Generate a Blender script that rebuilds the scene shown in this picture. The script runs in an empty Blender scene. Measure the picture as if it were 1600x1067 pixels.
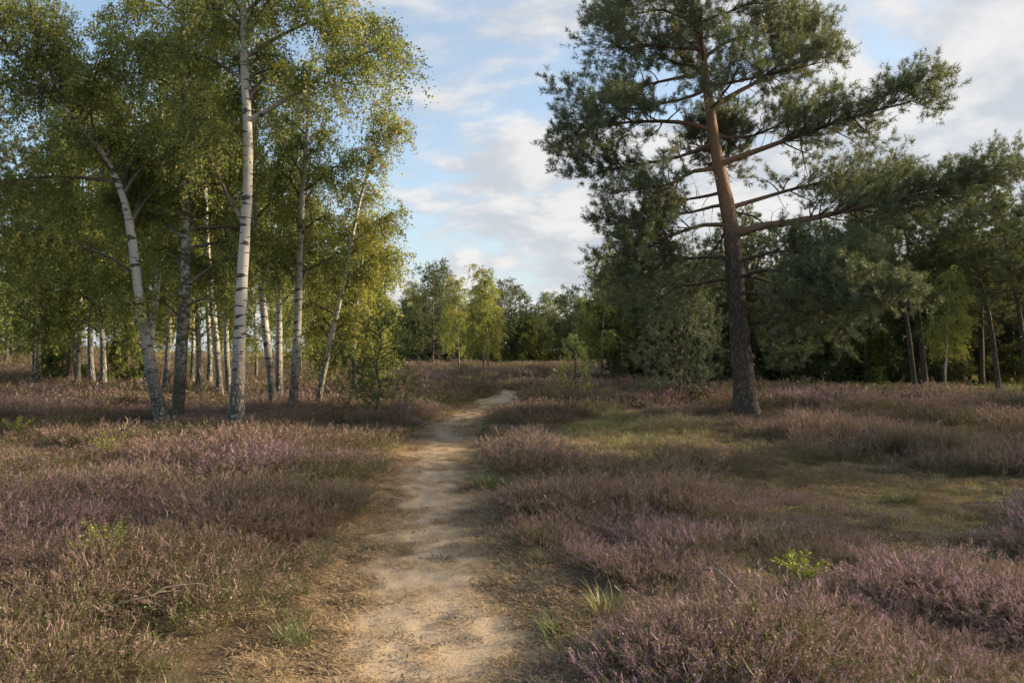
import bpy, math, random
import numpy as np
from mathutils import Vector

# ------------------------------------------------------------------ camera, sky, sun, exposure
sc = bpy.context.scene
C = sc.collection
F, HOR, CAMZ = 1244.0, 545.0, 1.6          # photograph's focal length and horizon in its own pixels
SUN_BEARING, SUN_ELEV = math.radians(80), math.radians(20)

cam = bpy.data.cameras.new('camera')
cam.sensor_width = 36.0
cam.lens = 36.0 * F / 1600.0
cam.shift_y = (HOR - 533.5) / 1600.0
cam.clip_end = 2000
camo = bpy.data.objects.new('camera', cam)
C.objects.link(camo)
camo.location = (0, 0, CAMZ)
camo.rotation_euler = (math.radians(90), 0, 0)
sc.camera = camo

sc.view_settings.view_transform = 'Standard'
sc.view_settings.look = 'None'
sc.view_settings.gamma = 1.0
sc.view_settings.use_curve_mapping = False
sc.view_settings.exposure = 1.38

cy = sc.cycles
cy.max_bounces = 8
cy.diffuse_bounces = 4
cy.glossy_bounces = 2
cy.transmission_bounces = 4
cy.transparent_max_bounces = 4
cy.caustics_reflective = False
cy.caustics_refractive = False
cy.use_denoising = True
cy.use_adaptive_sampling = True
cy.adaptive_threshold = 0.02

sd = bpy.data.lights.new('sun', 'SUN')
sd.energy = 4.4
sd.angle = math.radians(5.0)
sd.color = (1.0, 0.79, 0.54)
suno = bpy.data.objects.new('sun', sd)
C.objects.link(suno)
S = Vector((math.cos(SUN_ELEV) * math.sin(SUN_BEARING), math.cos(SUN_ELEV) * math.cos(SUN_BEARING), math.sin(SUN_ELEV)))
suno.rotation_euler = S.to_track_quat('Z', 'Y').to_euler()
suno.location = (60, 0, 30)


CLOUD_SEED = (1.1, 0.5, 0.0)


class NT:
    """small helper to write node trees"""
    def __init__(self, nt):
        self.t = nt
        nt.nodes.clear()

    def n(self, typ, ins=None, **kw):
        nd = self.t.nodes.new(typ)
        for k, v in kw.items():
            setattr(nd, k, v)
        for k, v in (ins or {}).items():
            s = nd.inputs[k]
            if isinstance(v, bpy.types.NodeSocket):
                self.t.links.new(v, s)
            else:
                s.default_value = v
        return nd

    def math(self, op, a, b=0.0, clamp=False):
        return self.n('ShaderNodeMath', {0: a, 1: b}, operation=op, use_clamp=clamp).outputs[0]

    def mix(self, f, a, b, blend='MIX'):
        nd = self.n('ShaderNodeMix', {0: f}, data_type='RGBA', blend_type=blend)
        for s, v in ((nd.inputs[6], a), (nd.inputs[7], b)):
            if isinstance(v, bpy.types.NodeSocket):
                self.t.links.new(v, s)
            else:
                s.default_value = (*v, 1.0) if len(v) == 3 else v
        return nd.outputs[2]

    def ramp(self, f, stops, interp='LINEAR'):
        nd = self.n('ShaderNodeValToRGB', {0: f})
        cr = nd.color_ramp
        cr.interpolation = interp
        while len(cr.elements) < len(stops):
            cr.elements.new(0.5)
        for e, (p, c) in zip(cr.elements, stops):
            e.position = p
            e.color = (*c, 1.0) if isinstance(c, tuple) else (c, c, c, 1.0)
        return nd.outputs[0]

    def mapr(self, f, a, b, c=0.0, d=1.0, smooth=True):
        return self.n('ShaderNodeMapRange', {0: f, 1: a, 2: b, 3: c, 4: d},
                      interpolation_type='SMOOTHSTEP' if smooth else 'LINEAR').outputs[0]

    def noise(self, vec, scale, detail=4.0, rough=0.55, dist=0.0):
        return self.n('ShaderNodeTexNoise', {'Vector': vec, 'Scale': scale, 'Detail': detail, 'Roughness': rough,
                                             'Distortion': dist}).outputs[0]

    def attr(self, name, inst=False):
        return self.n('ShaderNodeAttribute', attribute_name=name,
                      attribute_type='INSTANCER' if inst else 'GEOMETRY')


w = bpy.data.worlds.new('World')
sc.world = w
w.use_nodes = True
T = NT(w.node_tree)
sky = T.n('ShaderNodeTexSky', sky_type='NISHITA', sun_disc=False, sun_elevation=math.radians(24),
          sun_rotation=SUN_BEARING, air_density=1.0, dust_density=1.4, ozone_density=1.6, altitude=60)
co = T.n('ShaderNodeTexCoord').outputs['Generated']
sep = T.n('ShaderNodeSeparateXYZ', {0: co})
zc = T.math('ADD', T.math('MAXIMUM', sep.outputs[2], 0.0), 0.30)
pu = T.math('DIVIDE', sep.outputs[0], zc)
pv = T.math('DIVIDE', sep.outputs[1], zc)
pl = T.n('ShaderNodeCombineXYZ', {0: pu, 1: pv, 2: 0.0}).outputs[0]
mp = T.n('ShaderNodeMapping', {0: pl, 1: CLOUD_SEED, 3: (1.0, 1.2, 1.0)}).outputs[0]
big = T.noise(mp, 0.75, 2.0, 0.5)
n1 = T.noise(mp, 2.3, 9.0, 0.56, 0.25)
mp2 = T.n('ShaderNodeMapping', {0: mp, 1: (0.07, -0.05, 0.0)}).outputs[0]
n2 = T.noise(mp2, 2.3, 6.0, 0.52, 0.25)
bias = T.math('ADD', T.math('MULTIPLY', sep.outputs[0], 0.33), T.math('MULTIPLY', sep.outputs[2], -0.26))
dens = T.math('ADD', T.math('ADD', n1, T.math('MULTIPLY', T.math('SUBTRACT', big, 0.5), 0.55)), bias)
mask = T.mapr(dens, 0.335, 0.475)
veil = T.mapr(T.math('ADD', T.noise(mp, 1.4, 5.0, 0.6, 0.6), bias), 0.26, 0.72, 0.20, 0.52)
lit = T.mapr(T.math('SUBTRACT', n1, n2), -0.08, 0.10)
thick = T.mapr(dens, 0.46, 0.74)
cl = T.mix(lit, (1.68, 1.76, 1.9), (2.5, 2.43, 2.37))
cl = T.mix(T.math('MULTIPLY', thick, 0.25), cl, (1.85, 1.93, 2.05))
skyc = T.mix(1.0, sky.outputs[0], (0.72, 0.72, 0.68), 'MULTIPLY')
haz = T.mapr(sep.outputs[2], 0.0, 0.26, 0.55, 0.0)
skyc = T.mix(haz, skyc, (1.75, 1.9, 2.1))
skyc = T.mix(veil, skyc, (1.6, 1.82, 2.12))
skyc = T.mix(T.math('MULTIPLY', mask, 0.92), skyc, cl)
bg = T.n('ShaderNodeBackground', {0: skyc, 1: 0.14})
T.n('ShaderNodeOutputWorld', {0: bg.outputs[0]})

# ------------------------------------------------------------------ numeric helpers
rng = np.random.default_rng(7)


def smooth(a, b, x):
    t = np.clip((x - a) / (b - a), 0, 1)
    return t * t * (3 - 2 * t)


_perm = np.random.default_rng(3).random((256, 256))


def vnoise(x, y):
    xi, yi = np.floor(x).astype(int), np.floor(y).astype(int)
    fx, fy = x - xi, y - yi
    fx, fy = fx * fx * (3 - 2 * fx), fy * fy * (3 - 2 * fy)
    g = lambda a, b: _perm[a % 256, b % 256]
    return (g(xi, yi) * (1 - fx) + g(xi + 1, yi) * fx) * (1 - fy) + (g(xi, yi + 1) * (1 - fx) + g(xi + 1, yi + 1) * fx) * fy


def fbm(x, y, o=4):
    s, a, t = 0, 1.0, 0
    for i in range(o):
        s = s + a * vnoise(x * 2 ** i + 17.3 * i, y * 2 ** i + 9.1 * i)
        t += a
        a *= 0.5
    return s / t


PATH = np.array([(-0.30, -4), (-0.33, 2), (-0.40, 3.8), (-0.60, 5.6), (-0.80, 7.8), (-1.02, 10.5), (-1.18, 13), (-1.30, 16),
                 (-1.18, 18.5), (-0.95, 21), (-0.55, 24), (-0.12, 27), (0.05, 29), (-0.25, 30.8), (-1.3, 32.5), (-3.4, 34.2),
                 (-6.5, 36)])
_seg = np.r_[0, np.cumsum(np.hypot(*np.diff(PATH, axis=0).T))]
_ts = np.linspace(0, _seg[-1], 900)
PX, PY = np.interp(_ts, _seg, PATH[:, 0]), np.interp(_ts, _seg, PATH[:, 1])
for _ in range(30):
    PX[1:-1] = (PX[:-2] + PX[1:-1] * 2 + PX[2:]) / 4
    PY[1:-1] = (PY[:-2] + PY[1:-1] * 2 + PY[2:]) / 4
PDX, PDY = np.gradient(PX), np.gradient(PY)
_l = np.hypot(PDX, PDY)
PDX, PDY = PDX / _l, PDY / _l


def path_dist(x, y):
    """signed distance from the middle of the path (positive to its right)"""
    x, y = np.atleast_1d(np.asarray(x, float)), np.atleast_1d(np.asarray(y, float))
    out = np.empty(len(x))
    for a in range(0, len(x), 20000):
        xs, ys = x[a:a + 20000], y[a:a + 20000]
        d2 = (xs[:, None] - PX[None, ::6]) ** 2 + (ys[:, None] - PY[None, ::6]) ** 2
        k = d2.argmin(1) * 6
        out[a:a + 20000] = np.sqrt(d2.min(1)) * np.sign((xs - PX[k]) * PDY[k] - (ys - PY[k]) * PDX[k])
    return out


def half_width(y):
    return 0.67 + 0.10 * (vnoise(np.asarray(y) * 0.7, 3.3 + 0 * np.asarray(y)) - 0.5) - 0.16 * smooth(18, 30, np.asarray(y, float))


def terrain(x, y):
    x, y = np.asarray(x, float), np.asarray(y, float)
    h = 0.20 * (fbm(x * 0.13 + 5, y * 0.13 + 2, 3) - 0.5) + 0.05 * (fbm(x * 0.9, y * 0.9, 2) - 0.5)
    h = h * smooth(2.0, 9.0, np.hypot(x, y) + 2.5)
    h = h + 1.75 * np.exp(-(((x + 37) / 13) ** 2 + ((y - 56) / 14) ** 2))
    h = h + 0.5 * smooth(55, 95, y) + 0.08 * np.exp(-(((x - 9) / 5) ** 2 + ((y - 24) / 5) ** 2))
    d = np.hypot(x, y)
    return h + 0 * d


def tz(x, y):
    return float(terrain(np.array([x]), np.array([y]))[0])


def P(px, py, d):
    return np.array([(px - 800.0) / F * d, d, CAMZ + (HOR - py) / F * d])


def G(px, py):
    d = CAMZ * F / (py - HOR)
    return ((px - 800.0) / F * d, d)


def in_poly(x, y, poly):
    ins = np.zeros(len(x), bool)
    n = len(poly)
    for i in range(n):
        x0, y0 = poly[i]
        x1, y1 = poly[(i + 1) % n]
        c = (y0 > y) != (y1 > y)
        with np.errstate(divide='ignore', invalid='ignore'):
            ins ^= c & (x < (x1 - x0) * (y - y0) / (y1 - y0 + 1e-12) + x0)
    return ins


GRASSY = [G(*p) for p in ((850, 705), (880, 668), (960, 645), (1090, 650), (1170, 668), (1110, 700), (1010, 722), (910, 720))]
BARE = [G(*p) for p in ((1040, 728), (1120, 690), (1210, 686), (1300, 728), (1610, 742), (1660, 845), (1530, 885), (1400, 890),
                        (1290, 850), (1200, 835), (1090, 790))]
BARE2 = [G(*p) for p in ((1060, 832), (1200, 812), (1400, 868), (1560, 872), (1620, 915), (1400, 925), (1250, 940), (1120, 908))]
WOODFLOOR = [G(*p) for p in ((1180, 606), (1400, 618), (1660, 632), (1700, 560), (1100, 560))]


def open_ground(x, y):
    """0 in heather, 1 in the open mossy or grassy places"""
    jx, jy = x + 0.8 * (fbm(x * .9 + 3, y * .9, 2) - .5), y + 1.2 * (fbm(x * .7, y * .7 + 7, 2) - .5)
    a = in_poly(jx, jy, GRASSY)
    b = in_poly(jx, jy, BARE) | in_poly(jx, jy, BARE2)
    c = in_poly(jx, jy, WOODFLOOR) | (y > 76 + 20 * (fbm(x * .12, y * .12, 2) - .5))
    return a, b, c


# ------------------------------------------------------------------ mesh helpers
def mesh(name, verts, faces, mats, attrs=None, mat_idx=None, smooth_on=False):
    """faces: list of (n,3) or (n,4) index arrays"""
    me = bpy.data.meshes.new(name)
    v = np.asarray(verts, np.float32)
    me.vertices.add(len(v))
    me.vertices.foreach_set('co', v.ravel())
    fl = [np.asarray(f, np.int32) for f in faces if len(f)]
    loops = np.concatenate([f.ravel() for f in fl])
    tot = np.concatenate([np.full(len(f), f.shape[1], np.int32) for f in fl])
    me.loops.add(len(loops))
    me.loops.foreach_set('vertex_index', loops)
    me.polygons.add(len(tot))
    me.polygons.foreach_set('loop_start', np.r_[0, np.cumsum(tot)[:-1]].astype(np.int32))
    for m in mats:
        me.materials.append(m)
    if mat_idx is not None:
        me.polygons.foreach_set('material_index', np.asarray(mat_idx, np.int32))
    me.polygons.foreach_set('use_smooth', np.full(len(tot), smooth_on, bool) if isinstance(smooth_on, bool) else smooth_on)
    for k, a in (attrs or {}).items():
        at = me.attributes.new(k, 'FLOAT', 'POINT')
        at.data.foreach_set('value', np.asarray(a, np.float32))
    me.update(calc_edges=True)
    return me


class Geo:
    """collects vertex and face arrays with per-vertex attributes and one material index per batch"""
    def __init__(self, *attr_names):
        self.v, self.f, self.mi, self.sm, self.n = [], [], [], [], 0
        self.names = attr_names
        self.a = {k: [] for k in attr_names}

    def add(self, v, fs, mi=0, sm=False, **at):
        v = np.asarray(v).reshape(-1, 3)
        for f in fs:
            f = np.asarray(f)
            if len(f):
                self.f.append(f + self.n)
                self.mi.append(np.full(len(f), mi))
                self.sm.append(np.full(len(f), sm, bool))
        self.v.append(v)
        for k in self.names:
            x = at.get(k, 0.0)
            self.a[k].append(np.full(len(v), x, float) if np.isscalar(x) else np.asarray(x, float).ravel())
        self.n += len(v)

    def build(self, name, mats):
        return mesh(name, np.concatenate(self.v), self.f, mats, {k: np.concatenate(a) for k, a in self.a.items()},
                    np.concatenate(self.mi), np.concatenate(self.sm))


def norm(a):
    return a / (np.linalg.norm(a, axis=-1, keepdims=True) + 1e-9)


def tubes(Pn, R, sides=5, cap=False):
    """Pn (T,K,3), R (T,K) -> verts, quads"""
    Pn, R = np.asarray(Pn, float), np.asarray(R, float)
    Tn, K = R.shape
    tan = norm(np.gradient(Pn, axis=1))
    ref = np.where(np.abs(norm(Pn[:, -1] - Pn[:, 0])[:, 2:3]) > 0.8, np.array([[1., 0, 0]]), np.array([[0, 0, 1.]]))
    u = norm(np.cross(tan, ref[:, None, :]))
    v = np.cross(tan, u)
    a = np.arange(sides) * 2 * np.pi / sides
    ring = Pn[:, :, None, :] + R[:, :, None, None] * (np.cos(a)[None, None, :, None] * u[:, :, None, :] + np.sin(a)[None, None, :, None] * v[:, :, None, :])
    idx = np.arange(Tn * K * sides).reshape(Tn, K, sides)
    q = np.stack([idx[:, :-1, :], np.roll(idx[:, :-1, :], -1, 2), np.roll(idx[:, 1:, :], -1, 2), idx[:, 1:, :]], -1).reshape(-1, 4)
    return ring.reshape(-1, 3), q


def resample(pts, K):
    """smooth a polyline and give it K points"""
    pts = np.asarray(pts, float)
    s = np.r_[0, np.cumsum(np.linalg.norm(np.diff(pts, axis=0), axis=1))]
    M = 80
    u = np.linspace(0, s[-1], M)
    p = np.stack([np.interp(u, s, pts[:, i]) for i in range(pts.shape[1])], 1)
    for _ in range(40):
        p[1:-1] = (p[:-2] + 2 * p[1:-1] + p[2:]) / 4
    k = np.linspace(0, M - 1, K)
    return np.stack([np.interp(k, np.arange(M), p[:, i]) for i in range(pts.shape[1])], 1)


def at(par, idx, t):
    K = par.shape[1]
    f = np.clip(t, 0, 0.9999) * (K - 1)
    i = f.astype(int)
    w = (f - i)[:, None] if par.ndim == 3 else (f - i)
    return par[idx, i] * (1 - w) + par[idx, i + 1] * w


def rand_unit(r, n):
    v = r.normal(size=(n, 3))
    return norm(v)


def children(par, prad, r, n_per, t0, t1, length, ang, ang_sd, up=0.0, droop=0.0, flat=1.0, K=5, rmax=0.03, rk=0.55, wig=0.06, tip=0.2):
    """grow side branches on a set of polylines; all arrays"""
    L = len(par)
    n_per = np.broadcast_to(np.asarray(n_per, int), (L,))
    idx = np.repeat(np.arange(L), n_per)
    n = len(idx)
    k = np.concatenate([np.arange(m) for m in n_per]) if n else np.zeros(0)
    t = t0 + (t1 - t0) * (k + r.random(n)) / np.maximum(n_per[idx], 1)
    pos = at(par, idx, t)
    tan = norm(at(np.gradient(par, axis=1), idx, t))
    pr = at(prad, idx, t)
    perp = rand_unit(r, n)
    perp[:, 2] *= flat
    perp = norm(perp - (perp * tan).sum(1, keepdims=True) * tan)
    a = np.radians(r.normal(ang, ang_sd, n))[:, None]
    d = np.cos(a) * tan + np.sin(a) * perp
    d[:, 2] += up
    d = norm(d)
    ln = length(t, idx, r) if callable(length) else length * r.uniform(0.6, 1.25, n)
    s = np.linspace(0, 1, K)
    wv = r.normal(size=(n, 3)) * wig
    pts = pos[:, None, :] + d[:, None, :] * (ln[:, None] * s)[:, :, None]
    pts = pts + (wv * ln[:, None])[:, None, :] * np.sin(s * np.pi)[None, :, None]
    pts[:, :, 2] -= (droop * ln)[:, None] * s[None, :] ** 2 if np.ndim(droop) else droop * ln[:, None] * s[None, :] ** 2
    rad = np.minimum(pr * rk, rmax)[:, None] * (1 - (1 - tip) * s)[None, :]
    return pts, rad, t, idx


# ------------------------------------------------------------------ materials
def new_mat(name):
    m = bpy.data.materials.new(name)
    m.use_nodes = True
    return m, NT(m.node_tree)


def finish(T, bsdf):
    T.n('ShaderNodeOutputMaterial', {0: bsdf})


def leafy(T, col, trans=0.35, tcol=None, gloss=0.05, rough=0.5):
    d = T.n('ShaderNodeBsdfDiffuse', {0: col}).outputs[0]
    t = T.n('ShaderNodeBsdfTranslucent', {0: tcol if tcol is not None else col}).outputs[0]
    black = T.n('ShaderNodeBsdfDiffuse', {0: (0, 0, 0, 1)}).outputs[0]
    t = T.n('ShaderNodeMixShader', {0: trans, 1: black, 2: t}).outputs[0]
    m = T.n('ShaderNodeAddShader', {0: d, 1: t}).outputs[0]
    g = T.n('ShaderNodeBsdfGlossy', {0: (1, 1, 1, 1), 1: rough}).outputs[0]
    return T.n('ShaderNodeMixShader', {0: gloss, 1: m, 2: g}).outputs[0]


def leaf_mat(name, stops, trans=1.0, gloss=0.02, sat=1.25):
    m, T = new_mat(name)
    col = T.ramp(T.attr('tint').outputs['Fac'], stops)
    tc = T.mix(1.0, col, (1.1, 1.04, 0.72), 'MULTIPLY')
    finish(T, leafy(T, col, trans, tc, gloss))
    return m


BIRCH_LEAF = leaf_mat('birch_leaves', [(0, (0.074, 0.100, 0.030)), (0.45, (0.127, 0.153, 0.045)), (0.85, (0.195, 0.198, 0.055)),
                                       (0.95, (0.27, 0.21, 0.04)), (1.0, (0.33, 0.20, 0.045))])
BIRCH_LEAF_Y = leaf_mat('birch_leaves_sunlit_yellow', [(0, (0.084, 0.112, 0.031)), (0.45, (0.140, 0.162, 0.045)), (0.8, (0.205, 0.200, 0.054)),  # yellower, brighter birch leaves; sunlit look of some crowns put into the colour
                                                 (1.0, (0.34, 0.21, 0.045))])
DARK_LEAF = leaf_mat('broad_leaves', [(0, (0.055, 0.075, 0.022)), (0.6, (0.095, 0.115, 0.032)), (1.0, (0.15, 0.155, 0.035))])
NEEDLE = leaf_mat('pine_needles', [(0, (0.060, 0.085, 0.047)), (0.5, (0.102, 0.130, 0.060)), (0.88, (0.16, 0.168, 0.060)), (0.95, (0.19, 0.14, 0.05)),
                                   (1.0, (0.20, 0.12, 0.05))], trans=0.45, gloss=0.06)
NEEDLE_D = leaf_mat('pine_needles_wood', [(0, (0.062, 0.084, 0.040)), (0.6, (0.108, 0.130, 0.056)), (1.0, (0.165, 0.165, 0.058))], trans=0.45)
SPRUCE = leaf_mat('spruce_needles', [(0, (0.036, 0.064, 0.024)), (0.6, (0.062, 0.096, 0.032)), (1.0, (0.11, 0.14, 0.042))], trans=0.45)
SAPLING = leaf_mat('sapling_needles', [(0, (0.18, 0.22, 0.085)), (1.0, (0.31, 0.33, 0.12))], trans=0.5)  # needle colour lightened so the sapling looks sunlit while standing in shade
FRESH = leaf_mat('fresh_green_leaves', [(0, (0.10, 0.14, 0.025)), (0.6, (0.19, 0.22, 0.035)), (1.0, (0.30, 0.28, 0.05))], trans=0.8)

# birch bark: white with short dark cross marks, dark and rough at the foot, brown on thin limbs
BIRCH_BARK, T = new_mat('birch_bark')
oc = T.n('ShaderNodeTexCoord').outputs['Object']
mk = T.n('ShaderNodeMapping', {0: oc, 3: (2.2, 2.2, 9.0)}).outputs[0]
marks = T.mapr(T.noise(mk, 1.5, 3.0, 0.5, 0.5), 0.555, 0.605)
fine = T.mapr(T.noise(T.n('ShaderNodeMapping', {0: oc, 3: (6.0, 6.0, 60.0)}).outputs[0], 1.2, 2.0), 0.60, 0.70)
hgt = T.attr('h').outputs['Fac']
rad = T.attr('rad').outputs['Fac']
fiss = T.mapr(T.noise(T.n('ShaderNodeMapping', {0: oc, 3: (11.0, 11.0, 2.6)}).outputs[0], 1.3, 5.0, 0.65, 0.8),
              T.mapr(hgt, 0.0, 1.9, 0.36, 0.74), T.mapr(hgt, 0.0, 1.9, 0.46, 0.86))
fiss = T.math('SUBTRACT', 1.0, fiss)
fiss = T.math('MULTIPLY', T.math('SUBTRACT', 1.0, fiss), 1.0)
low = T.mapr(hgt, 0.5, 2.4, 1.0, 0.0)
rough = T.math('MULTIPLY', T.mapr(T.noise(T.n('ShaderNodeMapping', {0: oc, 3: (22.0, 22.0, 6.0)}).outputs[0], 1.3, 6.0, 0.7, 0.9), 0.38, 0.50), low)
pap = T.mix(T.noise(oc, 3.0, 4.0), (0.44, 0.42, 0.38), (0.60, 0.58, 0.54))
pap = T.mix(T.math('MULTIPLY', T.noise(oc, 1.1, 3.0, 0.6), 0.35), pap, (0.26, 0.24, 0.18))
pap = T.mix(T.math('MULTIPLY', fine, 0.45), pap, (0.22, 0.18, 0.15))
dk = T.mix(T.noise(oc, 20.0, 3.0), (0.035, 0.03, 0.027), (0.085, 0.085, 0.07))
pap = T.mix(T.math('MAXIMUM', marks, rough), pap, dk)
twg = T.mix(T.noise(oc, 6.0, 2.0), (0.055, 0.042, 0.034), (0.13, 0.105, 0.085))
pap = T.mix(T.mapr(rad, 0.028, 0.06), twg, pap)
pap = T.mix(T.math('MULTIPLY', T.attr('moss').outputs['Fac'], T.mapr(T.noise(oc, 7.0, 4.0, 0.7), 0.34, 0.60)), pap, (0.070, 0.075, 0.048))
bp = T.n('ShaderNodeBump', {'Strength': 0.7, 'Distance': 0.02, 'Height': T.math('SUBTRACT', 1.0, T.math('MAXIMUM', rough, T.math('MULTIPLY', marks, 0.4)))})
finish(T, T.n('ShaderNodeBsdfPrincipled', {'Base Color': pap, 'Roughness': 0.75, 'Normal': bp.outputs[0]}).outputs[0])

# pine bark: grey-brown plates low down, flaky orange higher up
PINE_BARK, T = new_mat('pine_bark')
oc = T.n('ShaderNodeTexCoord').outputs['Object']
hgt = T.attr('h').outputs['Fac']
vo = T.n('ShaderNodeTexVoronoi', {'Vector': T.n('ShaderNodeMapping', {0: T.mix(0.22, oc, T.n('ShaderNodeTexNoise', {'Vector': oc, 'Scale': 6.0, 'Detail': 4.0}).outputs[1]), 3: (15.0, 15.0, 2.8)}).outputs[0],
                                  'Scale': 1.4}, feature='DISTANCE_TO_EDGE').outputs[0]
crack = T.mapr(T.math('ADD', vo, T.math('MULTIPLY', T.math('SUBTRACT', T.noise(oc, 22.0, 4.0, 0.7), 0.5), 0.30)), 0.0, 0.26, 1.0, 0.0)
crack = T.math('MULTIPLY', crack, T.mapr(hgt, 3.4, 5.2, 1.0, 0.25))
plate = T.mix(T.noise(oc, 14.0, 5.0, 0.65), (0.095, 0.075, 0.060), (0.235, 0.190, 0.155))
orange = T.mix(T.noise(T.n('ShaderNodeMapping', {0: oc, 3: (6.0, 6.0, 9.0)}).outputs[0], 2.0, 5.0, 0.6), (0.19, 0.110, 0.068), (0.37, 0.235, 0.145))
hm = T.mapr(T.math('ADD', hgt, T.math('MULTIPLY', T.math('SUBTRACT', T.noise(oc, 3.0, 3.0), 0.5), 1.6)), 3.3, 5.2)
col = T.mix(hm, plate, orange)
col = T.mix(T.math('MULTIPLY', crack, 0.75), col, (0.040, 0.031, 0.025))
twg = T.mix(T.noise(oc, 8.0, 2.0), (0.06, 0.042, 0.032), (0.13, 0.09, 0.065))
col = T.mix(T.mapr(T.attr('rad').outputs['Fac'], 0.02, 0.075), twg, col)
bp = T.n('ShaderNodeBump', {'Strength': 1.0, 'Distance': 0.035, 'Height': T.math('ADD', T.math('SUBTRACT', 1.0, crack), T.math('MULTIPLY', T.noise(oc, 18.0, 4.0), 0.25))})
finish(T, T.n('ShaderNodeBsdfPrincipled', {'Base Color': col, 'Roughness': 0.9, 'Normal': bp.outputs[0]}).outputs[0])

TWIG, T = new_mat('twig_bark')
oc = T.n('ShaderNodeTexCoord').outputs['Object']
finish(T, T.n('ShaderNodeBsdfPrincipled', {'Base Color': T.mix(T.noise(oc, 7.0, 2.0), (0.045, 0.034, 0.026), (0.11, 0.085, 0.065)), 'Roughness': 0.9}).outputs[0])
DEADWOOD, T = new_mat('dead_wood')
oc = T.n('ShaderNodeTexCoord').outputs['Object']
finish(T, T.n('ShaderNodeBsdfPrincipled', {'Base Color': T.mix(T.noise(oc, 30.0, 4.0), (0.11, 0.09, 0.07), (0.26, 0.22, 0.18)), 'Roughness': 0.9}).outputs[0])


# heather: stems, green sprigs and flower bells; each plant has its own stage between fresh mauve and faded brown
def heather_mat(name, inst):
    m, T = new_mat(name)
    part = T.attr('part').outputs['Fac']
    rnd = T.attr('rnd').outputs['Fac']
    tint = T.attr('tint', inst).outputs['Fac']
    grn = T.attr('grn', inst).outputs['Fac']
    fl = T.ramp(T.math('ADD', tint, T.math('MULTIPLY', T.math('SUBTRACT', rnd, 0.5), 0.45)),
                [(0.0, (0.090, 0.075, 0.042)), (0.2, (0.120, 0.086, 0.062)), (0.45, (0.168, 0.116, 0.088)), (0.7, (0.195, 0.126, 0.107)), (0.88, (0.195, 0.124, 0.122)), (1.0, (0.25, 0.158, 0.19))])
    gr = T.mix(grn, (0.095, 0.078, 0.036), (0.082, 0.102, 0.028))
    gr = T.mix(rnd, gr, T.mix(0.4, gr, (0.15, 0.13, 0.05)))
    st = T.mix(rnd, (0.06, 0.043, 0.030), (0.15, 0.11, 0.08))
    col = T.mix(T.math('GREATER_THAN', part, 0.25), st, gr)
    col = T.mix(T.math('GREATER_THAN', part, 0.75), col, fl)
    finish(T, leafy(T, col, 0.5, None, 0.03))
    return m


HEATHER_I = heather_mat('heather_plant', True)
HEATHER_O = heather_mat('heather_bush', False)


def grass_mat(name, inst, stops):
    m, T = new_mat(name)
    f = T.math('ADD', T.attr('tint', inst).outputs['Fac'], T.math('MULTIPLY', T.math('SUBTRACT', T.attr('rnd').outputs['Fac'], 0.5), 0.5))
    finish(T, leafy(T, T.ramp(f, stops), 0.6, None, 0.04))
    return m


GST = [(0, (0.060, 0.085, 0.022)), (0.4, (0.105, 0.125, 0.036)), (0.7, (0.20, 0.18, 0.075)), (1.0, (0.33, 0.25, 0.13))]
GRASS_I = grass_mat('grass_blades', True, GST)
GRASS_O = grass_mat('grass_tussock', False, GST)
STRAW_I = grass_mat('straw_bits', True, [(0, (0.06, 0.045, 0.032)), (0.3, (0.18, 0.13, 0.075)), (0.7, (0.34, 0.255, 0.14)), (1.0, (0.42, 0.33, 0.20))])

# ground: brown heath litter with moss and thin grass
GROUND, T = new_mat('heath_ground')
oc = T.n('ShaderNodeTexCoord').outputs['Object']
n5 = T.noise(oc, 9.0, 6.0, 0.65)
n6 = T.noise(oc, 45.0, 4.0, 0.7)
lit_ = T.mix(n5, (0.075, 0.054, 0.034), (0.17, 0.125, 0.078))
lit_ = T.mix(T.mapr(n6, 0.45, 0.75), lit_, (0.19, 0.145, 0.09))
moss = T.mix(n6, (0.105, 0.088, 0.030), (0.235, 0.195, 0.068))
mm = T.math('MULTIPLY', T.attr('bare').outputs['Fac'], T.mapr(T.noise(oc, 4.0, 7.0, 0.68, 0.6), 0.42, 0.56))
col = T.mix(mm, lit_, moss)
gr = T.mix(n6, (0.13, 0.105, 0.045), (0.27, 0.215, 0.095))
col = T.mix(T.math('MULTIPLY', T.attr('grassy').outputs['Fac'], T.mapr(n5, 0.30, 0.60)), col, gr)
bp = T.n('ShaderNodeBump', {'Strength': 1.0, 'Distance': 0.04, 'Height': T.math('ADD', n5, T.math('MULTIPLY', n6, 0.4))})
finish(T, T.n('ShaderNodeBsdfPrincipled', {'Base Color': col, 'Roughness': 1.0, 'Specular IOR Level': 0.1, 'Normal': bp.outputs[0]}).outputs[0])

# path: pale trodden sand in the middle, straw-coloured litter at the sides
SAND, T = new_mat('path_sand')
oc = T.n('ShaderNodeTexCoord').outputs['Object']
n5 = T.noise(oc, 5.0, 6.0, 0.65)
n6 = T.noise(oc, 60.0, 5.0, 0.7)
n7 = T.noise(oc, 1.6, 5.0, 0.6, 0.6)
sand = T.mix(n5, (0.32, 0.25, 0.17), (0.50, 0.40, 0.285))
sand = T.mix(T.mapr(n6, 0.50, 0.72, 0.0, 0.7), sand, (0.15, 0.115, 0.085))
strw = T.mix(n6, (0.20, 0.150, 0.092), (0.42, 0.325, 0.195))
strw = T.mix(T.mapr(n5, 0.45, 0.7, 0.0, 0.4), strw, (0.20, 0.15, 0.095))
side = T.math('ADD', T.attr('side').outputs['Fac'], T.math('MULTIPLY', T.math('SUBTRACT', n7, 0.5), 0.9))
col = T.mix(T.mapr(side, 0.26, 0.60), sand, strw)
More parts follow.
